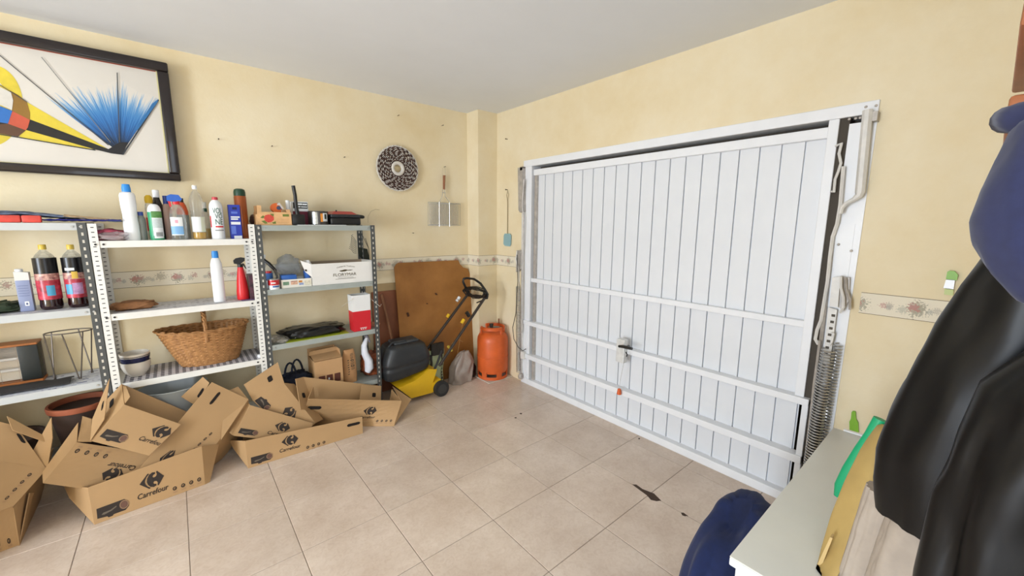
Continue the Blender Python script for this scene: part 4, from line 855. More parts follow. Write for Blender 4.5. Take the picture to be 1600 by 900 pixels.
# lowest board
zz = Z3[3]
def navy_bag():
    c = P(462,580,Y=3.12); o = thing('navy_bag', 'dark navy cloth bag with loop handles on the lowest grey board', 'bag', (c.x, 3.13, zz)); NV = m('navy_canvas', '#171d2e', .85, noise=(30, .25))
    MB().blob((c.x-.005, 3.15, zz+.075), (.105,.09,.078), .6, .2, 2.2, 4, 44, 22, zmin=zz+.002, fold=.25).build('bag_body', NV, o, 60)
    for dx, yy in ((-.035, 3.12), (.02, 3.17)):
        MB().tube([Vector((c.x+dx+.038*math.cos(math.pi*(1-t/12)), yy, zz+.12+.12*math.sin(math.pi*t/12))) for t in range(13)], .007, 6).build('handle', NV, o, 60)
navy_bag()
CARD = m('kraft_card', '#c49a6c', .75, noise=(4, .06)); KIN = m('kraft_inside', '#a9845c', .8, noise=(4, .06))
def print_box():
    Y0 = 3.05; a, b_ = P(492,580,Y=Y0).x, P(535.5,575,Y=Y0).x; z1 = P(513,562,Y=Y0).z; D_ = .19; T = .003
    o = thing('kraft_box', 'kraft cardboard box with three brown square prints and open lid', 'box', ((a+b_)/2, Y0+D_/2, zz))
    f = MB().box(a, b_, Y0, Y0+T, zz+.001, z1).build('front_panel', CARD, o); MB().box(a, b_, Y0+D_-T, Y0+D_, zz+.001, z1+.055).build('back_panel', CARD, o)
    MB().box(a, a+T, Y0+T, Y0+D_-T, zz+.001, z1).build('side_panel', CARD, o); MB().box(b_-T, b_, Y0+T, Y0+D_-T, zz+.001, z1).build('side_panel', CARD, o); MB().box(a, b_, Y0+T, Y0+D_-T, zz, zz+.001).build('base_panel', CARD, o)
    MB().prism([(b_,Y0+.02,z1),(b_,Y0+D_,z1),(b_,Y0+D_,z1+.05),(b_,Y0+.05,z1+.055)], (-T,0,0)).build('flap', CARD, o)
    MB().prism([(a,Y0+.005,z1+.003),(b_-T,Y0+.005,z1+.003),(b_-T,Y0+.10,z1+.028),(a,Y0+.10,z1+.022)], (0,0,.003)).build('flap', CARD, o)
    MB().prism([(a-.01,Y0+.10,z1+.024),(b_-T,Y0+.10,z1+.030),(b_-T,Y0+.12,z1+.055),(a,Y0+.12,z1+.050)], (0,.003,0)).build('flap', CARD, o)
    F = Face((a,Y0,zz),(b_,Y0,zz),(b_,Y0,z1),(a,Y0,z1)); mb = MB()
    for k in range(3): F.rect(mb, .12+.28*k,.22,.34+.28*k,.50)
    mb.build('square_print', m('brown_print', '#5a2f22', .6), f); mb = MB(); F.disc(mb, .48,.37,.03,.04, .002); mb.build('white_dot', PAPERW, f)
print_box()
def sack(): 
    Y0 = 3.07; c = P(549,580,Y=Y0); o = thing('charcoal_sack', 'slim brown paper sack with black sideways lettering', 'sack', (c.x, Y0+.04, zz)); zt_ = P(552,547,Y=Y0).z; a = P(537.5,585,Y=Y0).x; b_ = P(560,585,Y=Y0).x
    mb = MB()
    def fn(u, v, s=0):
        w_ = 1-.28*v**3; x = (a+b_)/2+(u-.5)*(b_-a)*w_; d = .028*(1-(2*u-1)**2)**.5*(1-.7*v**4); return Vector((x+.004*noise.noise(Vector((u*4, v*6, s))), Y0+.04+(-d if s == 0 else d)-.006*(s == 0), zz+.001+(zt_-zz)*v))
    mb.grid(lambda u, v: fn(u, v, 0), 16, 20); mb.grid(lambda u, v: fn(1-u, v, 1), 16, 20); mb.build('paper_sack', m('sack_paper', '#b98a5c', .75, noise=(10, .1)), o, 60)
    def mark(pts): MB().add([fn(u, v, 0)+Vector((0,-.0022,0)) for u, v in pts], [tuple(range(len(pts)))]).build('lettering_mark', INK, o)
    for k in range(6):          # the sideways brand name is only readable as heavy strokes
        v = .40+.085*k
        if k in (1, 3):
            n = 12; ro = [(.66+.14*math.cos(2*math.pi*i/n), v+.03+.035*math.sin(2*math.pi*i/n)) for i in range(n)]; ri = [(.66+.08*math.cos(2*math.pi*i/n), v+.03+.018*math.sin(2*math.pi*i/n)) for i in range(n)]
            MB().add([fn(u, w, 0)+Vector((0,-.0022,0)) for u, w in ro+ri], [(i, (i+1) % n, n+(i+1) % n, n+i) for i in range(n)]).build('lettering_mark', INK, o)
        else:
            mark([(.53,v),(.80,v+.01),(.80,v+.025),(.53,v+.015)]); mark([(.53,v+.04),(.80,v+.05),(.80,v+.062),(.53,v+.052)])
    for k in range(7): mark([(.32,.26+.07*k),(.42,.27+.07*k),(.42,.29+.07*k),(.32,.285+.07*k)])
sack()
def white_tube_bag():
    o = thing('white_sock_bag', 'long white twisted plastic bag above dark patterned sack', 'bag', (P(575,590,Y=3.08).x, 3.10, zz)); WB = m('white_film', '#dcdde4', .35, bump=(45, .5))
    MB().tube([P(573,528,Y=3.10), P(569,540,Y=3.09), P(570,552,Y=3.085), P(576,563,Y=3.08), P(577,574,Y=3.08), P(574,581,Y=3.085)], [.013,.025,.031,.037,.039,.024], 14, flat=.8).build('bag_tube', WB, o, 60)
    MB().tube([P(573,529,Y=3.10), P(572,524,Y=3.105), P(578,535,Y=3.09)], [.012,.016,.006], 8).build('knot', m('grey_knot', '#8d8892', .5), o, 60)
white_tube_bag()
mb = MB(); c = P(580,580,Y=3.14); mb.blob((c.x+.005, 3.155, zz+.10), (.075,.05,.10), .7, .2, 2.4, 3, 36, 20, zmin=zz+.001, fold=.2); solo(mb, 'patterned_sack', m('flame_print', '#2c211d', .6, noise=(22, .6), hx2='#b05a30'), 'dark sack with flame-coloured print behind the white bag', 'sack', smooth=60)
# ------------------------------------------------------------------ supermarket cartons thrown in front of the shelves
KR = m('carton_kraft', '#b49064', .72, noise=(3, .05)); PRINT = m('carton_ink', '#2b2019', .6); PRINT2 = m('carton_ink_faded', '#6b5138', .6); HOLE = m('hand_hole_dark', '#1d1510', .95)
LEFT = [(0,.5),(.36,1),(.42,.96),(.30,.80),(.235,.62),(.22,.5),(.235,.38),(.30,.20),(.42,.04),(.36,0)]
RIGHT = [(.29,.5),(.32,.70),(.41,.89),(.54,.98),(.655,.93),(.65,.83),(.57,.79),(.53,.70),(.585,.62),(.68,.66),(.72,.78),(.70,.93),(.74,.98),(1,.5),(.74,.02),(.70,.07),(.72,.22),(.68,.34),(.585,.38),(.53,.30),(.57,.21),(.65,.17),(.655,.07),(.54,.02),(.41,.11),(.32,.30)]
def C3(c):
    if len(c) == 2: return P(c[0], c[1], Z=.001)
    return P(c[0], c[1], Y=c[2])
def carton_prints(F, panel, what, inv):
    def put(nm, fn, mat=PRINT):
        mb = MB(); fn(mb); mb.v = list(mb.v); return mb.build(nm, mat, panel)
    for w_ in what:
        k = w_[0]
        if k == 'logo':
            _, u, v, su, sv = w_
            put('logo_arrow', lambda mb: F.poly(mb, [(u+(a-.5)*su, v+(b-.5)*sv) for a, b in LEFT])); put('logo_arrow', lambda mb: F.poly(mb, [(u+(a-.5)*su, v+(b-.5)*sv) for a, b in RIGHT]))
        elif k == 'text': put('lettering', lambda mb: F.text(mb, w_[5] if len(w_) > 5 else 'Carrefour', *w_[1:5], shear=.15, bold=.015))
        elif k == 'icons':
            _, u0, v0, u1, v1, ru, rv = w_
            for i in range(4):
                u, v = u0+(u1-u0)*i/3, v0+(v1-v0)*i/3
                put('icon', lambda mb: F.ring(mb, u, v, ru, rv, inner=.55)); put('icon_dot', lambda mb: F.disc(mb, u+.1*ru, v-.1*rv, ru*.35, rv*.35), PRINT2)
                put('icon_caption', lambda mb: F.rect(mb, u-ru, v-rv*2.3, u+ru*1.2, v-rv*1.5, .0011), PRINT2 if False else m('caption_faint', '#a98560', .7))
        elif k == 'product':
            _, u0, v0, u1, v1 = w_; du, dv = u1-u0, v1-v0
            put('product_panel', lambda mb: F.poly(mb, [(u0,v0+.2*dv),(u0+.02*du,v1),(u1-.25*du,v1),(u1-.12*du,v1),(u1,v1-.25*dv),(u1,v0+.35*dv),(u1-.12*du,v0+.1*dv),(u0+.5*du,v0+.1*dv),(u0+.45*du,v0),(u0+.33*du,v0),(u0+.3*du,v0+.12*dv)]))
            put('product_stamp', lambda mb: F.ring(mb, u1-.14*du, v0+.58*dv, .15*du, .36*dv, .0016, .72), m('stamp_ink', '#8a6a50', .6)); put('stamp_core', lambda mb: F.disc(mb, u1-.14*du, v0+.58*dv, .10*du, .24*dv, .0017), m('stamp_fill', '#6b4a3c', .6))
            put('product_script', lambda mb: F.poly(mb, [(u0+.14*du,v0+.40*dv),(u0+.22*du,v0+.34*dv),(u0+.45*du,v0+.44*dv),(u0+.62*du,v0+.62*dv),(u0+.62*du,v0+.70*dv),(u0+.42*du,v0+.54*dv),(u0+.20*du,v0+.52*dv)], .0017), m('script_faint', '#6b5f50', .6))
        elif k == 'slot':
            _, u, v, su, sv = w_
            put('hand_hole', lambda mb: F.poly(mb, [(u+(math.copysign(su*.32, math.cos(a)) if su*F.wu > sv*F.wv else 0)+su*(.18 if su*F.wu > sv*F.wv else .5)*math.cos(a), v+(math.copysign(sv*.32, math.sin(a)) if su*F.wu <= sv*F.wv else 0)+sv*(.18 if su*F.wu <= sv*F.wv else .5)*math.sin(a)) for a in [2*math.pi*(i+.5)/16 for i in range(16)]]), HOLE)
NP = 0
def carton_box(label, panels, group='supermarket cartons in front of the shelves'):
    pts = [C3(c) for p in panels for c in p[1]]
    base = Vector((sum(p.x for p in pts)/len(pts), sum(p.y for p in pts)/len(pts), min(p.z for p in pts)))
    o = thing('cardboard_carton', label, 'carton', base, 0, group)
    for pn in panels:
        q = [C3(c) for c in pn[1]]; F = Face(*q)
        if F.n.dot(CAM-q[0]) < 0: F.n = -F.n
        mb = MB(); mb.grid(lambda u, v: F.at(u, v, 0), 8, 6, -F.n*.004)
        for v_ in mb.v: v_.z = max(v_.z, .001)
        pa = mb.build(pn[0], KR, o)
        if len(pn) > 2: carton_prints(F, pa, pn[2], None)
    return o
STD = [('product', .03,.06,.29,.38), ('logo', .51,.60,.22,.40), ('text', .37,.22,.65,.36), ('icons', .705,.18,.947,.18,.020,.050)]
# A: front left, standing on its long side
A_bl, A_br, A_tr, A_tl = (147.5,820), (320,757), (315,697,2.765), (137,762,2.715)
carton_box('carton lying on its side on the floor, front left, whole Carrefour logo showing', [
    ('front_panel', (A_bl, A_br, A_tr, A_tl), STD),
    ('left_flap', (A_bl, A_tl, (100,760,2.93), (108,778,2.86))),
    ('right_flap', ((320.5,757), (328,753), (342,694,2.84), A_tr)),
    ('base_panel', (A_bl, A_br, (300,715), (150,765))),
    ('back_panel', ((150,765), (300,715), (300,690,2.985), (148,738,2.96)))])
# D: upside-down print, lying across A
carton_box('tilted carton with upside-down Carrefour lettering, on top of the front left carton', [
    ('front_panel', ((262,712,2.83), (120,691,2.86), (67,755,2.75), (215,775,2.79)), [('icons', .635,.22,.933,.195,.020,.055), ('text', .25,.34,.55,.46), ('logo', .42,.61,.24,.32)]),
    ('side_panel', ((67,755,2.752), (120,691,2.862), (122,660,2.93), (66,738,2.80))),
    ('flap', ((121,690,2.862), (143,690,2.86), (143,655,2.95), (129,650,2.97))),
    ('back_panel', ((129,650,2.972), (143,655,2.955), (262,690,2.98), (240,680,2.99)))])
# C: open-topped upper carton
carton_box('open carton on the top of the left pile, its mouth facing up, beside white post', [
    ('front_panel', ((142,689,2.80), (233,712,2.745), (283,663,2.83), (194,632,2.875)), [('product', .06,.09,.46,.35), ('logo', .83,.66,.33,.36), ('text', .62,.30,.99,.42, 'Carrefou')]),
    ('left_panel', ((142,689,2.80), (194,632,2.875), (190,600,2.995), (152,640,2.97)), [('slot', .60,.62,.16,.30)]),
    ('back_panel', ((190,600,2.995), (152,640,2.975), (280,690,2.96), (310,651,2.99))),
    ('left_flap', ((141,689,2.795), (163,655,2.84), (171,591,2.965), (144,655,2.86)), [('slot', .70,.55,.14,.22)]),
    ('inner_flap', ((194,632,2.88), (203,620,2.90), (197,604,2.97), (192,603,2.98)))])
# E: carton leaning to the right of C
carton_box('carton leaning at the right of the left pile, icons running up its edge', [
    ('front_panel', ((205,747,2.745), (318,722,2.79), (388,624,2.93), (331,597,2.96)), [('logo', .295,.165,.20,.155), ('text', .47,.125,.60,.20, 'efour'), ('icons', .652,.218,.749,.425,.022,.022), ('slot', .31,.86,.07,.16)]),
    ('back_flap', ((283,620,2.985), (309,636,2.98), (327,598,2.972), (317,589,2.995)), [('slot', .75,.5,.2,.4)]),
    ('side_panel', ((319,722,2.792), (336,735,2.95), (392,655,3.005), (388,625,2.934))),  # panel added to stop light leaking in and keep this gap dark
    ('side_flap', ((345,688,2.81), (388,624,2.932), (372,604,2.99), (352,612,2.98)))])
# B: long front panel in the middle
B_bl, B_br, B_tr, B_tl = (388,732), (567,677), (566,651,2.765), (383,689,2.775)
carton_box('long carton with unfolded slotted end flap at the front of the middle pile', [
    ('front_panel', (B_bl, (480,704), (479,669,2.77), B_tl), [('product', .05,.06,.40,.36), ('logo', .705,.64,.29,.42), ('text', .52,.24,.885,.38)]),
    ('end_flap', ((480,704), B_br, B_tr, (479,669,2.77)), [('icons', .01,.14,.285,.15,.024,.065), ('slot', .83,.67,.25,.16)]),
    ('left_flap', (B_bl, B_tl, (358,688,2.95), (364,700,2.90))),
    ('base_panel', (B_bl, (480,704), (465,672), (380,695))),
    ('back_panel', ((380,695), (465,672), (468,655,2.98), (380,676,2.98)))])
# F
carton_box('wedge-shaped tilted carton resting on the long carton, label at its lower left', [
    ('front_panel', ((366,681,2.845), (478,694,2.80), (489,661,2.86), (391,633,2.92)), [('product', .025,.06,.28,.26), ('logo', .57,.55,.23,.36), ('text', .40,.20,.72,.32)]),
    ('side_panel', ((362,679,2.85), (366,681,2.845), (391,633,2.922), (386,626,2.96))),
    ('inner_flap', ((358,676,2.87), (362,679,2.85), (386,626,2.96), (382,622,2.99)))])
# G
carton_box('carton standing tallest in the middle pile with its slotted flap folded up', [
    ('front_panel', ((462,690,2.86), (395,626,2.955), (443,598,2.965), (493,661,2.875)), [('product', .99,.30,.74,.03), ('logo', .46,.54,.26,.42)]),
    ('top_flap', ((395,626,2.955), (444,598,2.965), (434,566,2.995), (381,601,2.985)), [('slot', .66,.52,.14,.28)]),
    ('side_panel', ((493,661,2.877), (443,598,2.967), (460,600,3.0), (505,655,2.93)))])
# H
H_bl, H_br, H_tr, H_tl = (468,667), (615,666), (627,626.5,2.74), (481,624,2.86)
carton_box('open carton at the right end of the pile next to the yellow mower', [
    ('front_panel', (H_bl, H_br, H_tr, H_tl), [('slot', .09,.715,.14,.12), ('logo', .685,.61,.145,.32), ('text', .60,.32,.765,.41), ('icons', .804,.215,.952,.222,.012,.045)]),
    ('back_panel', ((492,640,2.95), (595,640,2.97), (596,603,3.0), (474,589,3.0))),
    ('right_panel', (H_br, (606,640,2.92), (612,608,2.96), H_tr)),
    ('left_panel', ((470,640,2.88), (492,640,2.95), (474,589,3.0), (462,592,2.97)), [('slot', .45,.45,.28,.16)]),
    ('right_flap', ((616,665), H_tr, (614,604,2.94), (643,624,2.80))),
    ('inner_flap', ((561,628,2.92), (595,628,2.92), (595,603,2.99), (565,601,2.985)), [('slot', .66,.42,.18,.26)]),
    ('left_flap', ((481,624,2.86), (492,622,2.95), (490,605,2.97), (489,606,2.95)))])
# K: leftmost, cut by the frame
carton_box('carton at the left edge of the photo with icons up its slope', [
    ('front_panel', ((-90,830,2.60), (20,792,2.70), (73,733,2.82), (-30,715,2.86)), [('icons', .742,.30,.821,.81,.028,.042)]),
    ('top_panel', ((-30,715,2.862), (73,733,2.822), (25,665,2.97), (-40,650,2.99)), [('slot', .90,.68,.10,.22)]),
    ('right_flap', ((51,705,2.90), (74,733,2.822), (82,684,2.88), (80,652,2.97))),
    ('lower_panel', ((-60,885), (31,851), (19,791,2.70), (-80,830,2.60)), [('icons', .28,.22,.83,.20,.03,.07)]),
    ('lower_flap', ((31,851), (40,822), (53,770,2.82), (47,770,2.79))),
    ('end_panel', ((31,852), (64,779), (84,700,3.0), (21,793,2.702)))])
carton_box('folded carton flap sticking up behind the leftmost carton', [('panel', ((20,672,2.93), (70,690,2.90), (68,680,2.93), (11,650,2.99)))])
def shade_box(label, x0, x1, y0, y1, z0, z1, flaps):
    o = thing('cardboard_carton', label, 'carton', ((x0+x1)/2, (y0+y1)/2, z0), 0, 'supermarket cartons in front of the shelves'); T = .004
    MB().box(x0, x1, y0, y0+T, z0+T, z1).build('front_panel', KR, o); MB().box(x0, x1, y1-T, y1, z0+T, z1).build('back_panel', KR, o)
    for a in (x0, x1-T): MB().box(a, a+T, y0+T, y1-T, z0+T, z1).build('side_panel', KR, o)
    MB().box(x0, x1, y0, y1, z0, z0+T).build('base_panel', KR, o)
    for a, s_ in ((x0, -1), (x1, 1)):
        if flaps: MB().prism([(a, y0, z1), (a, y1, z1), (a+s_*.05, y1, z1+.08), (a+s_*.05, y0, z1+.08)], (0,0,.004)).build('flap', KR, o)
shade_box('added open carton standing left of the carton pile for shade', -1.36, -.98, 2.50, 2.90, .001, .42, True)  # out of view, added to throw shade on the floor by the pile
shade_box('added carton shading the bottom board of the left unit', -1.055, -.90, 3.04, 3.29, .201, .56, False)  # out of view, added to darken the space under the left shelves
# ------------------------------------------------------------------ boards, mower, sacks, gas bottle
HB = m('hardboard', '#9f682c', .6, noise=(3.5, .16), hx2='#ab7538'); yb = 3.27
o = thing('hardboard_sheet', 'large brown hardboard sheet with a notched corner leaning on the wall', 'board', (1.82, 3.24, 0))
q = [P(616,418,Y=3.297), P(619,413,Y=3.298), P(622,411,Y=3.298), P(716,406.5,Y=3.298), P(719,413,Y=3.297), P(724,418,Y=3.296), P(731,420,Y=3.295), P(735,430,Y=3.293)]
q += [Vector((q[-1].x+.035, 3.225, .005)), Vector((q[0].x+.02, 3.225, .005))]
MB().prism(q, (0,.006,0)).build('sheet', HB, o)
DS = m('stain_dark', '#4a2a15', .7)
for px in ([(679,458),(682,458),(684,461),(681,461)], [(666,473.6),(669,474),(668.5,475.2),(666,475)], [(635,489),(638,488),(640,494),(637,495)]):
    MB().prism([P(x, y, Y=3.228+.062*(P(x,y,Y=3.26).z/1.15)) for x, y in px], (0,-.0012,0)).build('stain', DS, o)
mb = MB(); mb.box(P(592,500,Y=3.30).x-.05, P(640,500,Y=3.30).x, 3.304, 3.312, .01, P(600,455,Y=3.30).z); solo(mb, 'brown_board', m('red_brown_board', '#7e4a2e', .6, noise=(4, .12)), 'darker reddish brown board standing behind the hardboard sheet', 'board')
mb = MB(); mb.box(P(585,448,Y=3.312).x, P(640,448,Y=3.31).x, 3.3135, 3.3205, .01, P(600,443,Y=3.315).z); solo(mb, 'grey_board', m('grey_tan_board', '#a88f66', .7, noise=(5, .1)), 'thin grey tan board showing just above the reddish brown board', 'board')
mb = MB(); p0 = P(596,460,Y=3.295); p1 = P(612,528,Y=3.275); mb.tube([p0, p1, p1+(p1-p0)*1.25], .011, 8); 
for v in mb.v: v.z = max(v.z, .003)
solo(mb, 'wooden_stick', m('stick_wood', '#8a5c3c', .6, noise=(12, .15)), 'thin brown wooden stick leaning beside the shelf post', 'stick', smooth=50)
def mower():
    Y = 2.95; o = thing('lawn_mower', 'yellow and black electric lawn mower with grass box and folded cable', 'lawn mower', (1.5, 3.02, 0))
    YM = m('mower_yellow', '#e0b21c', .4, noise=(6, .06)); BM = m('mower_black', '#26282a', .45, noise=(8, .15)); TU = m('mower_tube', '#3a332d', .4, .2)
    dk = [(622,607),(643,622.5),(676,613.5),(676,599),(688.5,592),(683,577),(671,577),(650,594)]
    MB().prism([P(x, y, Y=Y) for x, y in dk if x < 684], (0,.25,0)).build('deck', YM, o)
    MB().prism([P(x, y, Y=Y-.006) for x, y in ((676,613),(676.5,599),(688.5,592),(690,600),(685,608))], (0,.09,0)).build('wheel_guard', YM, o)
    # grass box: bulging rounded hopper
    bx0, bx1 = P(600,570,Y=2.99).x, P(673,565,Y=2.99).x; zt_ = P(640,527,Y=3.16).z; zb = P(610,602,Y=2.96).z
    hop = MB(); NU, NV = 44, 26
    def hp(i, j):
        th = 2*math.pi*i/NU; t = j/NV
        def pw(v, e): return math.copysign(abs(v)**e, v)
        k = 1 if .08 < t < .9 else (.72+.28*math.sin(math.pi/2*t/.08) if t <= .08 else .80+.20*math.cos(math.pi/2*(t-.9)/.1))
        sx = (bx1-bx0)/2*(.80+.20*math.sin(math.pi*min(1, t*1.0+.12)))*k; sy = .135*(.86+.14*math.sin(math.pi*t))*k
        x = (bx0+bx1)/2+pw(math.cos(th), .45)*sx; y = 3.075+pw(math.sin(th), .45)*sy
        seam = -.006 if 9 <= j <= 10 else 0
        x += math.copysign(seam, math.cos(th))*-1*0+math.cos(th)*seam; y += math.sin(th)*seam
        return Vector((x, y, zb+.03+(zt_-zb-.03)*t + (.16*(bx1-x) if t < .5 else .0)*(.5-t)*-1.2 + .10*(x-bx0)*(t < .999)*(1-t)*.6))
    vs = [hp(i, j) for j in range(NV+1) for i in range(NU)]
    hop.add(vs, [(j*NU+i, j*NU+(i+1) % NU, (j+1)*NU+(i+1) % NU, (j+1)*NU+i) for j in range(NV) for i in range(NU)]+[tuple(reversed(range(NU))), tuple(NV*NU+i for i in range(NU))])
    g = hop.build('grass_box', BM, o, 40)
    MB().rbox((bx0+bx1)/2-.10, (bx0+bx1)/2+.12, 3.02, 3.16, zt_-.01, zt_+.018, .012, 3).build('lid', m('mower_dark_grey', '#3c3e40', .55, noise=(9, .2)), g, 40)
    MB().tube([(bx0+.06,3.03,zt_-.01),(bx0+.09,3.03,zt_+.02),(bx0+.20,3.03,zt_+.022),(bx0+.23,3.03,zt_-.01)], .010, 8).build('carry_handle', BM, g, 50)
    for yy in (2.925,):
        c = P(689,605,Y=2.93); wh = MB(); n = 28
        pts = [(c.x, yy, .001+.068) for _ in range(2)]
        R = .068
        wh.prism([(c.x+R*math.cos(2*math.pi*i/n), yy-.018, R+.001+R*math.sin(2*math.pi*i/n)) for i in range(n)], (0,.036,0)); w_ = wh.build('wheel', m('tyre', '#2b2a28', .75), o, 40)
        MB().prism([(c.x+R*.62*math.cos(2*math.pi*i/n), yy-.021, R+.001+R*.62*math.sin(2*math.pi*i/n)) for i in range(n)], (0,.042,0)).build('hub', m('hub_grey', '#3b3a38', .6), w_, 40)
    fa, fb = P(662,553,Y=3.17), P(733,457,Y=3.17); na, nb = P(686,572,Y=2.90), P(757,466,Y=2.88)
    MB().tube([fa, fb], .0125, 10).build('handle_tube', TU, o, 50); MB().tube([na, nb], .0125, 10).build('handle_tube', TU, o, 50)
    MB().tube([P(745,473,Y=3.02)+Vector((0,0,0)), P(757,468,Y=2.88), nb], .006, 6).build('cable_stay', BLK, o, 50)
    lp = [fb, P(727,448,Y=3.17), P(723.5,440,Y=3.17), P(724.5,435.5,Y=3.17), P(730,434.5,Y=3.14), P(741,436,Y=3.06), P(751,443,Y=2.97), P(758,453,Y=2.92), P(762,460,Y=2.89), P(761,466,Y=2.88), nb]
    MB().tube(lp, .011, 8).build('grip_loop', BLK, o, 50)
    rr = random.Random(4); co = MB()
    for k in range(7):
        pts = []
        for i in range(26):
            a = 2*math.pi*i/25; px = 743+19*math.cos(a)*(.72+.05*k)+rr.uniform(-1,1); py = 457+8*math.sin(a)*(.55+.09*k)+.16*(px-743)+rr.uniform(-1,1)
            pts.append(P(px, py, Y=3.03-.009*(px-743)+.012*k-.02))
        MB().tube(pts, .0048, 6).build('cable_coil', m('cable_black2', '#191918', .45), o, 60)
    for (px, py), (qx, qy), Y_, mt in (((718,464),(715.5,468),3.17,PAPERW), ((714.7,469),(713.5,470.5),3.17,PAPERW), ((701.5,491),(698.5,496),3.17,YM), ((725,499),(721,505),2.885,YM)):
        MB().tube([P(px,py,Y=Y_), P(qx,qy,Y=Y_)], .0150, 10).build('clamp' if mt is YM else 'sticker', mt, o, 50)
    MB().tube([P(729,488,Y=2.87), P(733,494,Y=2.87)], .017, 8).build('cable_clip', BLK, o, 50)
    MB().tube([P(690,548,Y=3.0), P(683,568,Y=2.97), P(675,585,Y=2.96)], .010, 8).build('lower_strut', BM, o, 50)
mower()
def soil_bag():
    Y = 2.99; o = thing('soil_bag', 'pale green and black compost bag standing behind the mower wheel', 'bag', (P(690,600,Y=3.02).x, 3.12, 0)); GB = m('bag_pale_green', '#a9b58c', .5, noise=(14, .15)); DB = m('bag_dark', '#2a2620', .6)
    a, b_ = P(677,580,Y=Y).x, P(702,580,Y=Y).x; zt_ = P(690,546,Y=Y).z
    def fn(u, v, s):
        d = .075*(1-(2*u-1)**4)*(1-.75*v**3); x = a+(b_-a)*u+.012*noise.noise(Vector((u*3, v*4, s*3)))+.03*v; return Vector((x, 3.125+(d if s else -d)*.75+.008*noise.noise(Vector((u*5, v*6, s))), .002+zt_*.90*v))
    for s, nm in ((0, 'front_sheet'), (1, 'back_sheet')):
        mb = MB(); mb.grid((lambda u, v: fn(u, v, 0)) if not s else (lambda u, v: fn(1-u, v, 1)), 18, 24); mb.build(nm, GB, o, 60)
    mb = MB(); mb.grid(lambda u, v: fn(.70+.12*u, .02+.86*v, 0)+Vector((0,-.003,0)), 6, 24); mb.build('black_stripe', DB, o, 60)
    mb = MB(); mb.grid(lambda u, v: fn(.06+.10*u, .45+.45*v, 0)+Vector((0,-.003,0)), 6, 12); mb.build('black_stripe', DB, o, 60)
    [MB().add([fn(u, v, 0)+Vector((0,-.005,0)) for u, v in ((.73,v0),(.80,v0),(.80,v1),(.73,v1))], [(0,1,2,3)]).build('pale_patch', GB, o) for v0, v1 in ((.10,.24),(.30,.34),(.37,.41),(.44,.50),(.53,.60))]
    mb = MB(); mb.grid(lambda u, v: fn(.12+.76*u, .88+.12*v, 0)+Vector((.0,-.012,.0))+Vector((0,0,.06*v)), 12, 6, (0,.03,0)); mb.build('rolled_top', DB, o, 60)
    MB().tube([P(700,541,Y=3.0), P(706,548,Y=3.0)], .012, 6).build('yellow_tab', m('tab_yellow', '#c2a93e', .5), o, 50)
soil_bag()
mb = MB(); c = P(720,585,Y=3.05)
def sackf(u, v):
    th = 2*math.pi*u; t = v; k = (1-.10*t-.62*max(0, t-.62)**1.2/.32); x = c.x+.025+.118*k*math.copysign(abs(math.cos(th))**.7, math.cos(th))+.055*t; y = 3.105+.075*k*math.copysign(abs(math.sin(th))**.7, math.sin(th))
    nn = noise.noise(Vector((math.cos(th)*2.2, math.sin(th)*2.2, t*3.2))); return Vector((x+.022*nn*math.cos(th), y+.022*nn*math.sin(th), .003+.285*t+.012*nn*t))
mb.grid(sackf, 56, 30); mb.f.append(tuple(30*57+i for i in range(56)))
solo(mb, 'grey_sack', m('grey_plastic_sack', '#a3968c', .3, noise=(9, .12), bump=(16, .7)), 'crumpled grey plastic sack between the compost bag and gas bottle', 'sack', smooth=70)
mb = MB(); mb.tube([P(724,499,Y=3.15), P(721,515,Y=3.14), P(718,535,Y=3.13), P(715,552,Y=3.12)], .0016, 5); solo(mb, 'string', m('jute_string', '#b9935c', .8), 'piece of string hanging down in front of the hardboard sheet', 'string')
mb = MB(); mb.tube([P(705,545,Y=3.12), P(706,537,Y=3.12), P(711,532.5,Y=3.12), P(718,531,Y=3.12), P(723,534,Y=3.12)], .0018, 5); solo(mb, 'string_loop', m('jute_string'), 'curved end of string arching above the grey sack', 'string')
mb = MB(); mb.blob((P(737,590,Y=3.13).x, 3.10+.02, .07), (.035,.03,.068), .7, .2, 2, 1, 24, 14, zmin=.002); solo(mb, 'black_bag_small', m('black_shiny_fabric'), 'small black bag squeezed between grey sack and pillar', 'bag', smooth=60)
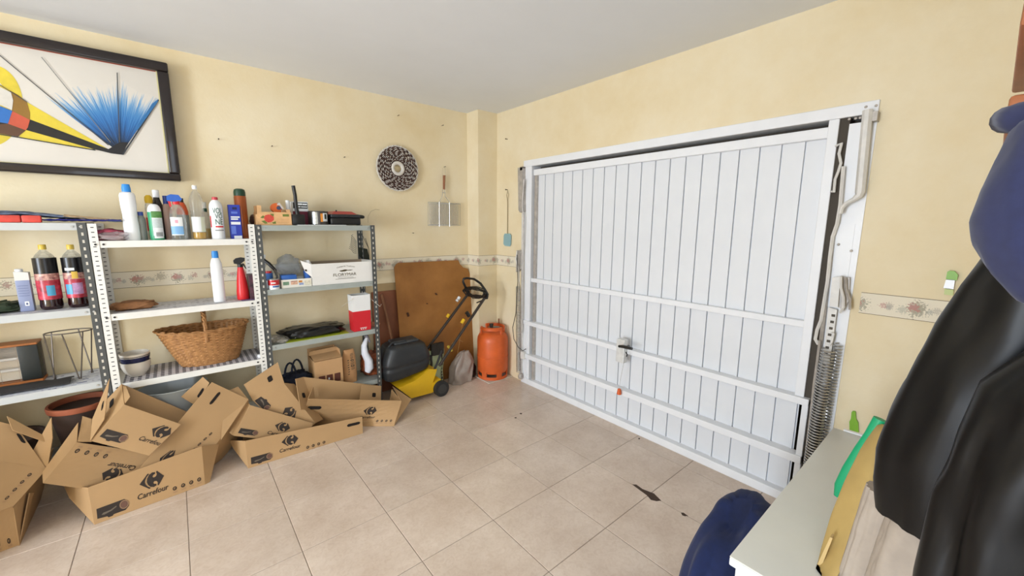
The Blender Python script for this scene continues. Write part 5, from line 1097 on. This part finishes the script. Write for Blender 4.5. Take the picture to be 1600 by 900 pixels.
# gas bottle
def gas():
    cx, cy = 2.285, 3.012; o = thing('slab', 'thin pale tile under the orange gas bottle', 'tile', (cx, cy, 0))
    bpy.data.objects.remove(o)
    mb = MB(); mb.rbox(2.137, 2.425, 2.872, 3.136, .0005, .010, .002); solo(mb, 'loose_tile', m('loose_tile', '#d3c9ba', .5, noise=(8, .05)), 'loose pale tile under the orange gas bottle', 'tile')
    z0 = .011; R = .150; OR = m('gas_orange', '#d9622a', .42, noise=(7, .12), bump=(30, .05)); o = thing('gas_bottle', 'orange butane gas bottle with black regulator valve by the pillar', 'gas bottle', (cx, cy, z0))
    MB().lathe([(0,.045),(.10,.045),(.135,.055),(R,.085),(R,.205),(R+.003,.208),(R+.003,.216),(R,.219),(R,.36),(.146,.395),(.132,.425),(.10,.448),(.05,.458),(0,.46)], 44).build('tank', OR, o, 40, local=True)
    MB().lathe([(R-.012,0),(R-.004,0),(R-.004,.028),(R-.012,.028)], 44, caps=False).build('foot_ring', OR, o, 40, local=True)
    for k in range(6):
        a0 = math.radians(60*k+8); a1 = math.radians(60*k+30); vs = []
        for i in range(7):
            a = a0+(a1-a0)*i/6
            for rr, zz_ in ((R-.004,.026),(R-.001,.085),(R-.010,.085),(R-.012,.026)): vs.append((rr*math.cos(a), rr*math.sin(a), zz_))
        mb = MB(); mb.add(vs, [(4*i+j, 4*(i+1)+j, 4*(i+1)+(j+1) % 4, 4*i+(j+1) % 4) for i in range(6) for j in range(4)]+[(0,1,2,3),(27,26,25,24)]); mb.build('foot_strut', OR, o, 60, local=True)
    # collar handles
    for a0, a1 in ((150, 285), (-30, 90)):
        n = 14; vs = []
        for i in range(n+1):
            a = math.radians(a0+(a1-a0)*i/n)
            for rr, zz_ in ((.118,.475),(.118,.500),(.104,.506),(.104,.475)): vs.append((rr*math.cos(a), rr*math.sin(a), zz_))
        mb = MB(); mb.add(vs, [(4*i+j, 4*(i+1)+j, 4*(i+1)+(j+1) % 4, 4*i+(j+1) % 4) for i in range(n) for j in range(4)]+[(3,2,1,0),(4*n,4*n+1,4*n+2,4*n+3)])
        for a_ in (a0+6, a1-6):
            a = math.radians(a_); mb.tube([(.112*math.cos(a), .112*math.sin(a), .41), (.112*math.cos(a), .112*math.sin(a), .49)], .011, 6)
        mb.build('carry_collar', OR, o, 40, local=True)
    MB().lathe([(.05,.455),(.05,.470),(.03,.476),(0,.476)], 20).build('valve_boss', m('valve_pale', '#c9c2b6', .4, .3), o, 40, local=True)
    MB().tube([(-.035,-.03,.470),(-.037,-.03,.50),(-.037,-.03,.535)], [.017,.016,.020], 10).build('regulator', m('regulator_black', '#2c2522', .5), o, 50, local=True)
    MB().tube([(-.02,-.02,.487),(.02,-.03,.490),(.05,-.03,.486)], .010, 8).build('regulator_arm', m('regulator_grey', '#8d8a82', .4, .3), o, 50, local=True)
    MB().rbox(.104, .112, .03, .05, .49, .55, .003).build('strap_tab', m('tab_brown', '#9b6a4d', .5), o, 40, local=True)
gas()
# ------------------------------------------------------------------ things on the walls
def picture():
    YC = 3.283; FR = m('frame_black', '#1d1414', .28, coat=.3); o = thing('framed_painting', 'large abstract painting in a black frame above the left shelves', 'painting', (-.6, 3.29, 1.731))
    x0, x1, z0, z1 = -1.28, .064, 1.733, 2.411; W = .052
    def bar(nm, a, b, c, d): MB().rbox(a, b, 3.250, 3.318, c, d, .008, 3).build(nm, FR, o, 40)
    bar('frame_rail', x0, x1, z1-W, z1); bar('frame_rail', x0, x1, z0, z0+W*.85); bar('frame_rail', x1-W, x1, z0+W*.86, z1-W-.0005); bar('frame_rail', x0, x0+W, z0+W*.86, z1-W-.0005)
    SL = m('slip_gold', '#d8cf96', .5)
    for a, b, c, d in ((x1-W-.006, x1-W, z0+W*.86, z1-W), (x0+W, x1-W-.007, z0+W*.86, z0+W*.86+.004)): MB().box(a, b, YC-.004, YC, c, d).build('gilt_slip', SL, o)
    MB().box(x0+W, x1-W, YC-.003, YC-.001, z1-W-.004, z1-W).build('red_slip', m('slip_red', '#a5523c', .5), o)
    cv = MB().box(x0+.03, x1-.03, YC, YC+.006, z0+.03, z1-.03).build('canvas', m('canvas_cream', '#dcd6cc', .6, noise=(3, .035)), o)
    n_ = [0]
    def q(X, Y): n_[0]; return P(X/3.213, 20+Y/3.213, Y=YC-.0004*n_[0])
    def poly(nm, hx, pts, nz=None):
        n_[0] += 1; mb = MB(); mb.add([q(*p) for p in pts], [tuple(range(len(pts)))]); mb.build(nm, m('paint'+hx, hx, .45, noise=nz or (20, .08)), cv)
    def arc(cx, cy, r, a0, a1, n): return [(cx+r*.80*math.cos(math.radians(a0+(a1-a0)*i/n)), cy+r*math.sin(math.radians(a0+(a1-a0)*i/n))) for i in range(n+1)]
    # blue brushed fan
    n_[0] += 1; mb = MB(); ap = (608,708); rim = [(220,420),(290,395),(360,375),(430,360),(500,370),(555,350),(600,330),(650,370),(700,400),(750,410),(796,432)]
    vs = [q(*ap)]; uvs = [(0,0)]
    for k in range(1, 9):
        for i, r in enumerate(rim):
            t = k/8; vs.append(q(ap[0]+(r[0]-ap[0])*t, ap[1]+(r[1]-ap[1])*t)); uvs.append((i, t))
    w_ = len(rim); fs = [(0, 1+i, 2+i) for i in range(w_-1)]+[(1+(k-1)*w_+i, 1+k*w_+i, 2+k*w_+i, 2+(k-1)*w_+i) for k in range(1, 8) for i in range(w_-1)]
    mb.add(vs, fs); fan = mb.build('blue_brush_fan', None, cv); ul = fan.data.uv_layers.new(name='UVMap')
    for l in fan.data.loops: ul.data[l.index].uv = uvs[l.vertex_index]
    M = bpy.data.materials.new('blue_brushwork'); M.use_nodes = True; nt = M.node_tree; b = nt.nodes['Principled BSDF']; N = nt.nodes.new; L = nt.links.new; fan.data.materials.append(M); b.inputs['Roughness'].default_value = .5
    tc = N('ShaderNodeTexCoord'); mp = N('ShaderNodeMapping'); mp.inputs['Scale'].default_value = (9, 1.6, 1); L(tc.outputs['UV'], mp.inputs[0]); nz = N('ShaderNodeTexNoise'); nz.inputs['Scale'].default_value = 1; nz.inputs['Detail'].default_value = 6; L(mp.outputs[0], nz.inputs['Vector'])
    sp = N('ShaderNodeSeparateXYZ'); L(tc.outputs['UV'], sp.inputs[0]); ad = N('ShaderNodeMath'); ad.operation = 'MULTIPLY_ADD'; ad.inputs[1].default_value = .95; ad.inputs[2].default_value = -.475; L(nz.outputs['Fac'], ad.inputs[0])
    a2 = N('ShaderNodeMath'); a2.operation = 'ADD'; L(ad.outputs[0], a2.inputs[0]); L(sp.outputs[1], a2.inputs[1])
    rp = N('ShaderNodeValToRGB'); e = rp.color_ramp.elements; e[0].position = .12; e[0].color = lin('#10181f'); e[1].position = .90; e[1].color = lin('#dcd6cc')
    for p_, c_ in ((.30, '#1f4f86'), (.50, '#2b6fb4'), (.68, '#4f8fc6'), (.80, '#a3bcd0')): x = rp.color_ramp.elements.new(p_); x.color = lin(c_)
    L(a2.outputs[0], rp.inputs[0]); L(rp.outputs['Color'], b.inputs['Base Color'])
    # ring
    n_[0] += 1; R1 = arc(-49, 465, 205, -180, 180, 60); R2 = arc(-75, 470, 150, -180, 180, 60)
    mb = MB(); mb.add([q(*p) for p in R1[:-1]+R2[:-1]], [(i, (i+1) % 60, 60+(i+1) % 60, 60+i) for i in range(60)]); mb.build('yellow_ring', m('paint_ring_yellow', '#dcc63e', .45, noise=(9, .18)), cv)
    poly('yellow_beam', '#dcc63e', [(-150,290),(0,360),(135,448),(548,687),(350,625),(150,537),(0,468),(-150,405)])
    poly('black_beam', '#1a1a18', [(-150,470),(0,520),(150,535),(350,610),(560,690),(470,686),(300,640),(130,590),(-150,560)])
    poly('yellow_lower_beam', '#dcc63e', [(90,596),(130,588),(470,684),(330,668),(100,624)])
    poly('brown_cross', '#8f6a26', [(50,390),(90,412),(135,448),(150,500),(150,540),(60,492),(66,440)]); poly('red_cross', '#c4553c', [(60,492),(150,538),(140,575),(128,592),(38,556)]); poly('umber_cross', '#5c3d28', [(38,556),(130,590),(90,622),(-10,604),(0,560)])
    poly('blue_beam', '#2a6cb8', [(-150,405),(0,468),(62,492),(40,556),(0,550),(-150,500)]); poly('white_gap', '#d9d4ca', [(-140,300),(0,372),(55,400),(66,440),(60,488),(0,462),(-140,400)])
    poly('apex_black', '#16161a', [(470,684),(545,684),(600,650),(640,650),(618,713),(560,706)])
    def line(a, b_, w=1.6, hx='#4a4a48'):
        a = Vector(a); b_ = Vector(b_); d = (b_-a).normalized(); n = Vector((-d.y, d.x))*w; poly('drawn_line', hx, [tuple(a+n), tuple(b_+n), tuple(b_-n), tuple(a-n)])
    line((-60,165), (545,665), 2.2); line((0,362), (135,448)); line((208,222), (555,650), 1.7, '#7d7d78'); line((588,300), (600,650), 2.6); line((795,436), (616,712), 4, '#2a3038'); line((-150,585), (480,690), 2.4, '#2a2a28')
    poly('blue_tip', '#2f6fa8', [(765,455),(795,432),(790,450),(690,590),(680,580)])
picture()
def wicker_ring():
    c = Vector((1.497, 3.292, 1.944)); R = .185; o = thing('wicker_wall_plate', 'round brown and white woven wicker plate hung on the wall', 'wall decor', (c.x, c.y, c.z-R))
    BR = m('wicker_dark', '#4a332b', .7, noise=(70, .35)); WT = m('wicker_white', '#d8d2c8', .6, noise=(50, .1))
    def ring(nm, r, tr, mat, wob, ph, dy, n=200, fr=19, dd=.005): MB().tube([c+Vector(((r+wob*math.sin(fr*a+ph))*math.cos(a), dy-dd*math.sin(fr*a+ph), (r+wob*math.sin(fr*a+ph))*math.sin(a))) for a in [2*math.pi*i/n for i in range(n)]], tr, 5, True).build(nm, mat, o, 70)
    MB().tube([c+Vector((.046*math.cos(a), .004, .046*math.sin(a))) for a in [2*math.pi*i/48 for i in range(48)]], .016, 10, True).build('inner_ring', WT, o, 70)
    rw = random.Random(3); k = 0; r = .066
    while r < .172:
        fq = int(7+r*70); ring('woven_strand', r, .0064, BR, .002, rw.uniform(0, 6.28), 0, fr=fq+rw.randint(0, 5)); ring('light_strand', r+.0055, .0026, WT, .003, rw.uniform(0, 6.28), -.0015, fr=fq+rw.randint(0, 9), dd=.008); r += .0115; k += 1
    ring('outer_braid', .179, .0055, WT, .004, 0, .004, fr=24); ring('outer_braid', .179, .0055, WT, .004, math.pi, .004, fr=24)
wicker_ring()
def grill_rack():
    Y = 3.300; CH_ = m('chrome_wire', '#cfd0cd', .25, .85); o = thing('grill_basket', 'chrome wire barbecue grill basket with wooden handle hung on the wall', 'grill basket', (1.945, Y, 1.465))
    def p(px, py, d=0): return P(px, py, Y=Y+d)
    MB().tube([p(669,316), p(719,318.5), p(719,352), p(669,352)], .0032, 6, True).build('outer_frame', CH_, o, 60)
    for a in (686.5, 702.5):
        MB().tube([p(a,315,-.006), p(a+.3,354,-.006)], .004, 6).build('main_rod', CH_, o, 60)
    for k in range(22):
        a = 671.5+k*2.1
        MB().tube([p(a,317.5), p(a,352)], .0026, 5).build('wire_rod', CH_, o, 60)
    for zy in (318, 351): MB().tube([p(669,zy,-.003), p(719.5,zy+1,-.003)], .0022, 5).build('cross_wire', CH_, o, 60)
    MB().tube([p(686.5,316,-.006), p(691,306.5,-.006), p(692,296,-.006)], .003, 6).build('neck_wire', CH_, o, 60); MB().tube([p(702.5,316,-.006), p(695.5,306.5,-.006), p(694.5,296,-.006)], .003, 6).build('neck_wire', CH_, o, 60)
    MB().tube([p(691,301,-.006), p(696,301,-.006)], .004, 6).build('slide_ring', CH_, o, 60)
    MB().tube([p(694,274,-.006), p(693.7,296,-.006)], [.012,.010], 8).build('handle', m('handle_wood', '#8f5a38', .55, noise=(20, .2)), o, 50)
    MB().tube([p(692,275,-.006), p(692.2,263,-.002), p(693.8,261.2,0), p(695.6,263,-.002), p(696,275,-.006)], .002, 6).build('hang_loop', CH_, o, 60)
grill_rack()
def swatter():
    X = XW-.008; o = thing('fly_swatter', 'pale blue fly swatter with wire handle hung on the door wall', 'fly swatter', (X, 2.97, 1.28))
    WR = m('swatter_wire', '#8d7c5a', .5, .4); p = lambda a, b: P(a, b, X=X)
    MB().tube([p(792.7,366), p(793,330), p(792.9,314), p(791.6,305), p(793.2,297.5), p(794.8,304), p(793.4,314), p(793.4,330), p(793,366)], .0018, 5).build('handle_wire', WR, o, 60)
    MB().prism([p(789,365), p(797,365), p(799,368), p(798.5,382), p(797,385), p(789,384), p(787,381), p(787.5,368)], (-.004,0,0)).build('paddle', m('swatter_blue', '#8fb3b8', .5), o)
swatter()
NL = m('nail_dark', '#5a4a3a', .5, .5)
def nail(label, px, py, wall, tail=None):
    mb = MB()
    if wall == 'b': c = P(px, py, Y=YB); mb.tube([c+Vector((0,-.028,0)), c], .002, 6); mb.tube([c+Vector((0,-.030,0)), c+Vector((0,-.027,0))], .004, 8)
    else: c = P(px, py, X=XW); mb.tube([c+Vector((-.022,0,0)), c], .003, 6); mb.tube([c+Vector((-.024,0,0)), c+Vector((-.021,0,0))], .006, 8)
    solo(mb, 'wall_nail', NL, label, 'nail', 'nails left in the walls')
nail('nail in the wall just right of the painting', 341, 218, 'b'); nail('nail in the wall above the strawberry crate', 424, 229, 'b'); nail('nail in the wall left of the wicker plate', 537, 246, 'b')
nail('nail high on the wall above the wicker plate', 621, 181, 'b'); nail('nail near the pillar above the grill basket', 690, 196.5, 'b'); nail('nail the grill basket hangs from', 693.5, 261, 'b'); nail('nail high on the door wall above the fly swatter', 793, 217.5, 'd'); nail('nail the fly swatter hangs from', 793, 296.5, 'd'); nail('nail below the grill basket above the floral border', 644, 364, 'b')
# green wall bits near the cabinet
LIME = m('lime_plastic', '#7fb32a', .4)
mb = MB(); X = XW-.012; mb.prism([P(a, b, X=X) for a, b in ((1327.5,676),(1327,659),(1329.5,654),(1330.5,644),(1332,642.6),(1335.5,642.8),(1337,644.5),(1337.5,655),(1341,661),(1341.5,676))], (.010,0,0))
solo(mb, 'lime_opener', LIME, 'flat lime green bottle-shaped piece on the door wall above the cabinet', 'wall hanger')
X = XW-.020
o = thing('air_freshener', 'small lime green and white dispenser on the wall beside the black jacket', 'dispenser', P(1487,450,X=X))
MB().prism([P(a, b, X=X) for a, b in ((1478,436),(1480,425),(1484,423),(1492,424),(1497,430),(1495,438))], (.018,0,0)).build('cap', LIME, o); MB().prism([P(a, b, X=X) for a, b in ((1474,450),(1478,437),(1492,438),(1490,452))], (.018,0,0)).build('body', PW, o); MB().prism([P(a, b, X=X) for a, b in ((1475,460),(1476,451),(1490,453),(1489,462))], (.018,0,0)).build('base', m('lime_pale', '#c3cf8a', .5), o)
# ------------------------------------------------------------------ white cabinet by the coats
def cabinet():
    x0, x1, y0, y1, zt_ = .834, 1.69, YF+.004, .273, .80; CWt = m('cabinet_white', '#eceeee', .4); TOP = m('cabinet_top', '#d9d8ce', .3, noise=(4, .04))
    o = thing('white_cabinet', 'low white cabinet with pale grey top below the hanging jackets', 'cabinet', ((x0+x1)/2, (y0+y1)/2, 0))
    MB().rbox(x0, x1, y0, y1, zt_-.004, zt_, .002).build('top_panel', TOP, o, 40)
    MB().rbox(x0, x1, y0, y1, zt_-.022, zt_-.0042, .003).build('top_edge', CWt, o, 40)
    MB().rbox(x0+.02, x1-.02, y0, y1-.02, .06, zt_-.0225, .003).build('body', CWt, o, 40)
    MB().box(x0+.04, x1-.04, y0, y1-.05, .001, .06).build('plinth', CWt, o)
    MB().box(x1-.006, x1+.006, .182, .245, zt_+.0005, zt_+.006).build('white_lip', PW, o)
    for k in range(2):
        a = x0+.03+k*.405; d = MB().rbox(a, a+.39, y1-.0195, y1-.004, .08, zt_-.04, .003).build('door', CWt, o, 40)
        MB().tube([(a+(.35 if k == 0 else .04), y1+.006, .50), (a+(.35 if k == 0 else .04), y1+.006, .60)], .006, 8).build('handle', BOLT, d, 50)
cabinet()
NAVY = m('navy_fabric', '#16234d', .95, noise=(60, .12), sheen=.08)
def draped():
    o = thing('draped_jacket', 'navy blue jacket draped over a low seat in front of the cabinet', 'jacket', (1.36, .47, 0))
    mb = MB(); NU, NV = 48, 26; vs = []
    for j in range(NV+1):
        t = j/NV; a = math.pi/2*t
        for i in range(NU):
            th = 2*math.pi*i/NU; fold = 1+.10*math.sin(9*th+1+2*t)*(1-t*t)+.10*noise.noise(Vector((math.cos(th)*2, math.sin(th)*2, t*2)))
            rx = (.30*math.cos(a*.97)**.55+.005)*fold; ry = (.125*math.cos(a*.97)**.5+.004)*fold
            vs.append(Vector((1.375+.03*t+rx*math.cos(th), .44+ry*math.sin(th), .01+.525*math.sin(a)+.012*noise.noise(Vector((math.cos(th)*3, math.sin(th)*3, t*3)))-.06*max(0, -math.cos(th))*t)))
    mb.add(vs, [(j*NU+i, j*NU+(i+1) % NU, (j+1)*NU+(i+1) % NU, (j+1)*NU+i) for j in range(NV) for i in range(NU)]+[tuple(NV*NU+i for i in range(NU))])
    mb.build('draped_cloth', NAVY, o, 70)
draped()
# ------------------------------------------------------------------ coats on the rack
WDK = m('rack_wood', '#a4623a', .5, noise=(8, .15))
def rack():
    o = thing('coat_rack', 'reddish brown wooden coat rack on the wall at the right edge', 'coat rack', (1.35, YF+.02, 1.66))
    MB().rbox(1.10, 1.62, YF+.001, YF+.020, 1.655, 1.715, .004).build('back_board', WDK, o, 40)
    MB().rbox(1.10, 1.62, YF+.001, YF+.020, 1.80, 1.88, .004).build('back_board', WDK, o, 40)
    MB().rbox(1.10, 1.62, YF+.0205, .012, 1.662, 1.708, .006).build('lower_rail', WDK, o, 40)
    MB().rbox(1.10, 1.62, YF+.0205, .016, 1.815, 1.872, .006).build('hat_shelf', WDK, o, 40)
    for x in (.72, .86):
        MB().tube([(x, YF+.001, 1.66), (x, YF+.05, 1.665), (x, YF+.07, 1.69)], [.012,.011,.014], 10).build('peg', WDK, o, 50)
    MB().rbox(.64, 1.0985, YF+.001, YF+.012, 1.63, 1.70, .003).build('peg_board', WDK, o, 40)
rack()
def interp(tab, z):
    tab = sorted(tab)
    if z <= tab[0][0]: return tab[0][1]
    for (a, b), (c, d) in zip(tab, tab[1:]):
        if z <= c: return b+(d-b)*(z-a)/(c-a)
    return tab[-1][1]
def garment(mb, x0, x1, tab, ztop, zbot, nu=56, nv=44, fold=.03, nf=5, seed=0, yb=None, flare=0, dip=0):
    """hanging cloth: closed section at every height; tab = (height, how far it stands out from the wall)"""
    vs = []; yb = YF+.008 if yb is None else yb
    for j in range(nv+1):
        v = j/nv; z0 = ztop+(zbot-ztop)*v; d = interp(tab, z0); e = .04+.96*min(1, math.sin(math.pi*min(1, max(0, v)))*3.2)**.6 if j in (0, nv) else 1
        for i in range(nu):
            th = 2*math.pi*i/nu; cx = (x0+x1)/2; rx = (x1-x0)/2*(1+flare*v); cy = (yb+d)/2; ry = (d-yb)/2
            c_, s_ = math.cos(th), math.sin(th)
            k = 1+fold*math.sin(nf*th+seed+1.3*v)+fold*1.6*noise.noise(Vector((c_*2.2+seed, s_*2.2, v*3.5)))+fold*.8*noise.noise(Vector((c_*5+seed, s_*5, v*7)))
            k = min(k, 1+fold*.8)
            x = cx+rx*math.copysign(abs(c_)**.88, c_)*k; y = cy+ry*math.copysign(abs(s_)**.88, s_)*k
            vs.append(Vector((x, max(y, YF+.004), z0+dip*v*c_+.01*noise.noise(Vector((c_*3, s_*3, seed)))*v)))
    mb.add(vs, [(j*nu+(i+1) % nu, j*nu+i, (j+1)*nu+i, (j+1)*nu+(i+1) % nu) for j in range(nv) for i in range(nu)]+[tuple(range(nu)), tuple(nv*nu+i for i in reversed(range(nu)))])
    return mb
BJ = m('black_leather', '#08090b', .4, bump=(5, .35), noise=(5, .3), spec=.3)
def jacket():
    o = thing('black_jacket', 'shiny black jacket hanging at the right edge above the cabinet', 'jacket', (.86, 0, 1.03))
    garment(MB(), .802, .925, [(1.5872,-0.0700),(1.5163,-0.0399),(1.4666,0.0000),(1.4108,0.0213),(1.3505,0.0381),(1.2654,0.0559),(1.1962,0.0692),(1.1350,0.0798),(1.0792,0.0762),(1.0304,0.0683)], 1.587, 1.030, fold=.05, nf=6, seed=2, flare=.03).build('jacket_body', BJ, o, 70)
    garment(MB(), .69, .798, [(1.388,-.07),(1.30,-.015),(1.15,.006),(1.0,.010),(.90,-.03),(.83,-.04)], 1.388, .83, fold=.085, nf=4, seed=7).build('sleeve', BJ, o, 70)
    MB().tube([(.862,.077,1.12),(.858,.075,1.08),(.86,.071,1.04)], .0012, 5).build('seam', m('seam_red', '#6a2a34', .6), o, 60)
jacket()
FL = m('navy_fleece', '#2b3052', .98, noise=(90, .10), sheen=.12)
def fleece():
    o = thing('navy_fleece', 'navy blue fleece bundled on the peg over the black jacket', 'jacket', (.72, -.04, 1.40))
    garment(MB(), .655, .785, [(1.6341,-0.0600),(1.5975,0.0017),(1.5601,0.0119),(1.5287,0.0195),(1.4955,0.0221),(1.4691,0.0161),(1.4436,0.0034),(1.4164,-0.0187),(1.4003,-0.0500)], 1.630, 1.400, fold=.025, nf=3, seed=5).build('fleece_body', FL, o, 70)
    MB().tube([(.69,-.075,1.605),(.70,-.035,1.607),(.715,-.004,1.605),(.74,.006,1.609),(.765,-.02,1.62)], [.014,.016,.017,.015,.012], 14).build('collar', FL, o, 70)
fleece()
BE = m('beige_canvas', '#ab9e90', .9, noise=(20, .08), bump=(20, .25))
def beige_bag():
    o = thing('beige_cloth_bag', 'beige cloth bag hanging below the black jacket', 'bag', (.92, .02, .806))
    garment(MB(), .84, .905, [(1.04,.052),(.95,.064),(.81,.074)], 1.02, .806, fold=.06, nf=5, seed=1, yb=-.02).build('bag_body', BE, o, 70)
    garment(MB(), .91, .965, [(1.10,.084),(1.0,.095),(.82,.112)], 1.02, .806, fold=.05, nf=15, seed=4, yb=.03).build('gathered_side', BE, o, 70)
beige_bag()
TAN = m('tan_suede', '#b79a5c', .75, noise=(7, .12))
def tan_bag():
    o = thing('tan_tote', 'tan tote bag with stitched tag between green hanger and beige bag', 'bag', (.95, .08, .805)); X = .94
    pts = [P(a, b, X=X) for a, b in ((1368,668),(1350,690),(1326,735),(1300,800),(1282,860),(1272,905),(1320,905),(1340,850),(1368,760),(1376,690))]
    def fn(u, v):
        L_ = [(1368,668),(1345,700),(1320,750),(1298,805),(1282,860),(1272,905)]; R_ = [(1384,672),(1376,712),(1366,760),(1348,815),(1326,865),(1304,910)]
        t = v*5; i = min(4, int(t)); f = t-i; l = [L_[i][k]+(L_[i+1][k]-L_[i][k])*f for k in (0,1)]; r = [R_[i][k]+(R_[i+1][k]-R_[i][k])*f for k in (0,1)]
        xx = 1.13-.19*v-.03*math.sin(math.pi*u*.5+.3); p = P(l[0]+(r[0]-l[0])*u, l[1]+(r[1]-l[1])*u, X=xx); p.z = max(p.z, .804); return p
    mb = MB(); mb.grid(fn, 14, 24, (.03,.0,0)); mb.build('bag_panel', TAN, o, 70)
    MB().prism([P(a, b, X=.945) for a, b in ((1297,839),(1301,841),(1284,884),(1277,882))], (.014,0,0)).build('tag', m('tan_tag', '#c9ab72', .6), o)
tan_bag()
def hanger():
    X = 1.145; o = thing('green_hanger', 'curved emerald green plastic hanger arm beside the tan tote', 'hanger', P(1310,780,X=X))
    c = [(1376,655),(1362,680),(1345,706),(1328,735),(1315,760),(1309,776)]
    MB().tube([P(a, b, X=X) for a, b in c], [.013,.013,.014,.015,.014,.008], 10, flat=.6).build('arm', m('emerald_plastic', '#12a06c', .35), o, 60)
    MB().prism([P(a, b, X=X-.018) for a, b in ((1322,763),(1335,744),(1337,746),(1325,765))], (.006,0,0)).build('ridge', m('emerald_dark', '#0d7a50', .4), o)
hanger()
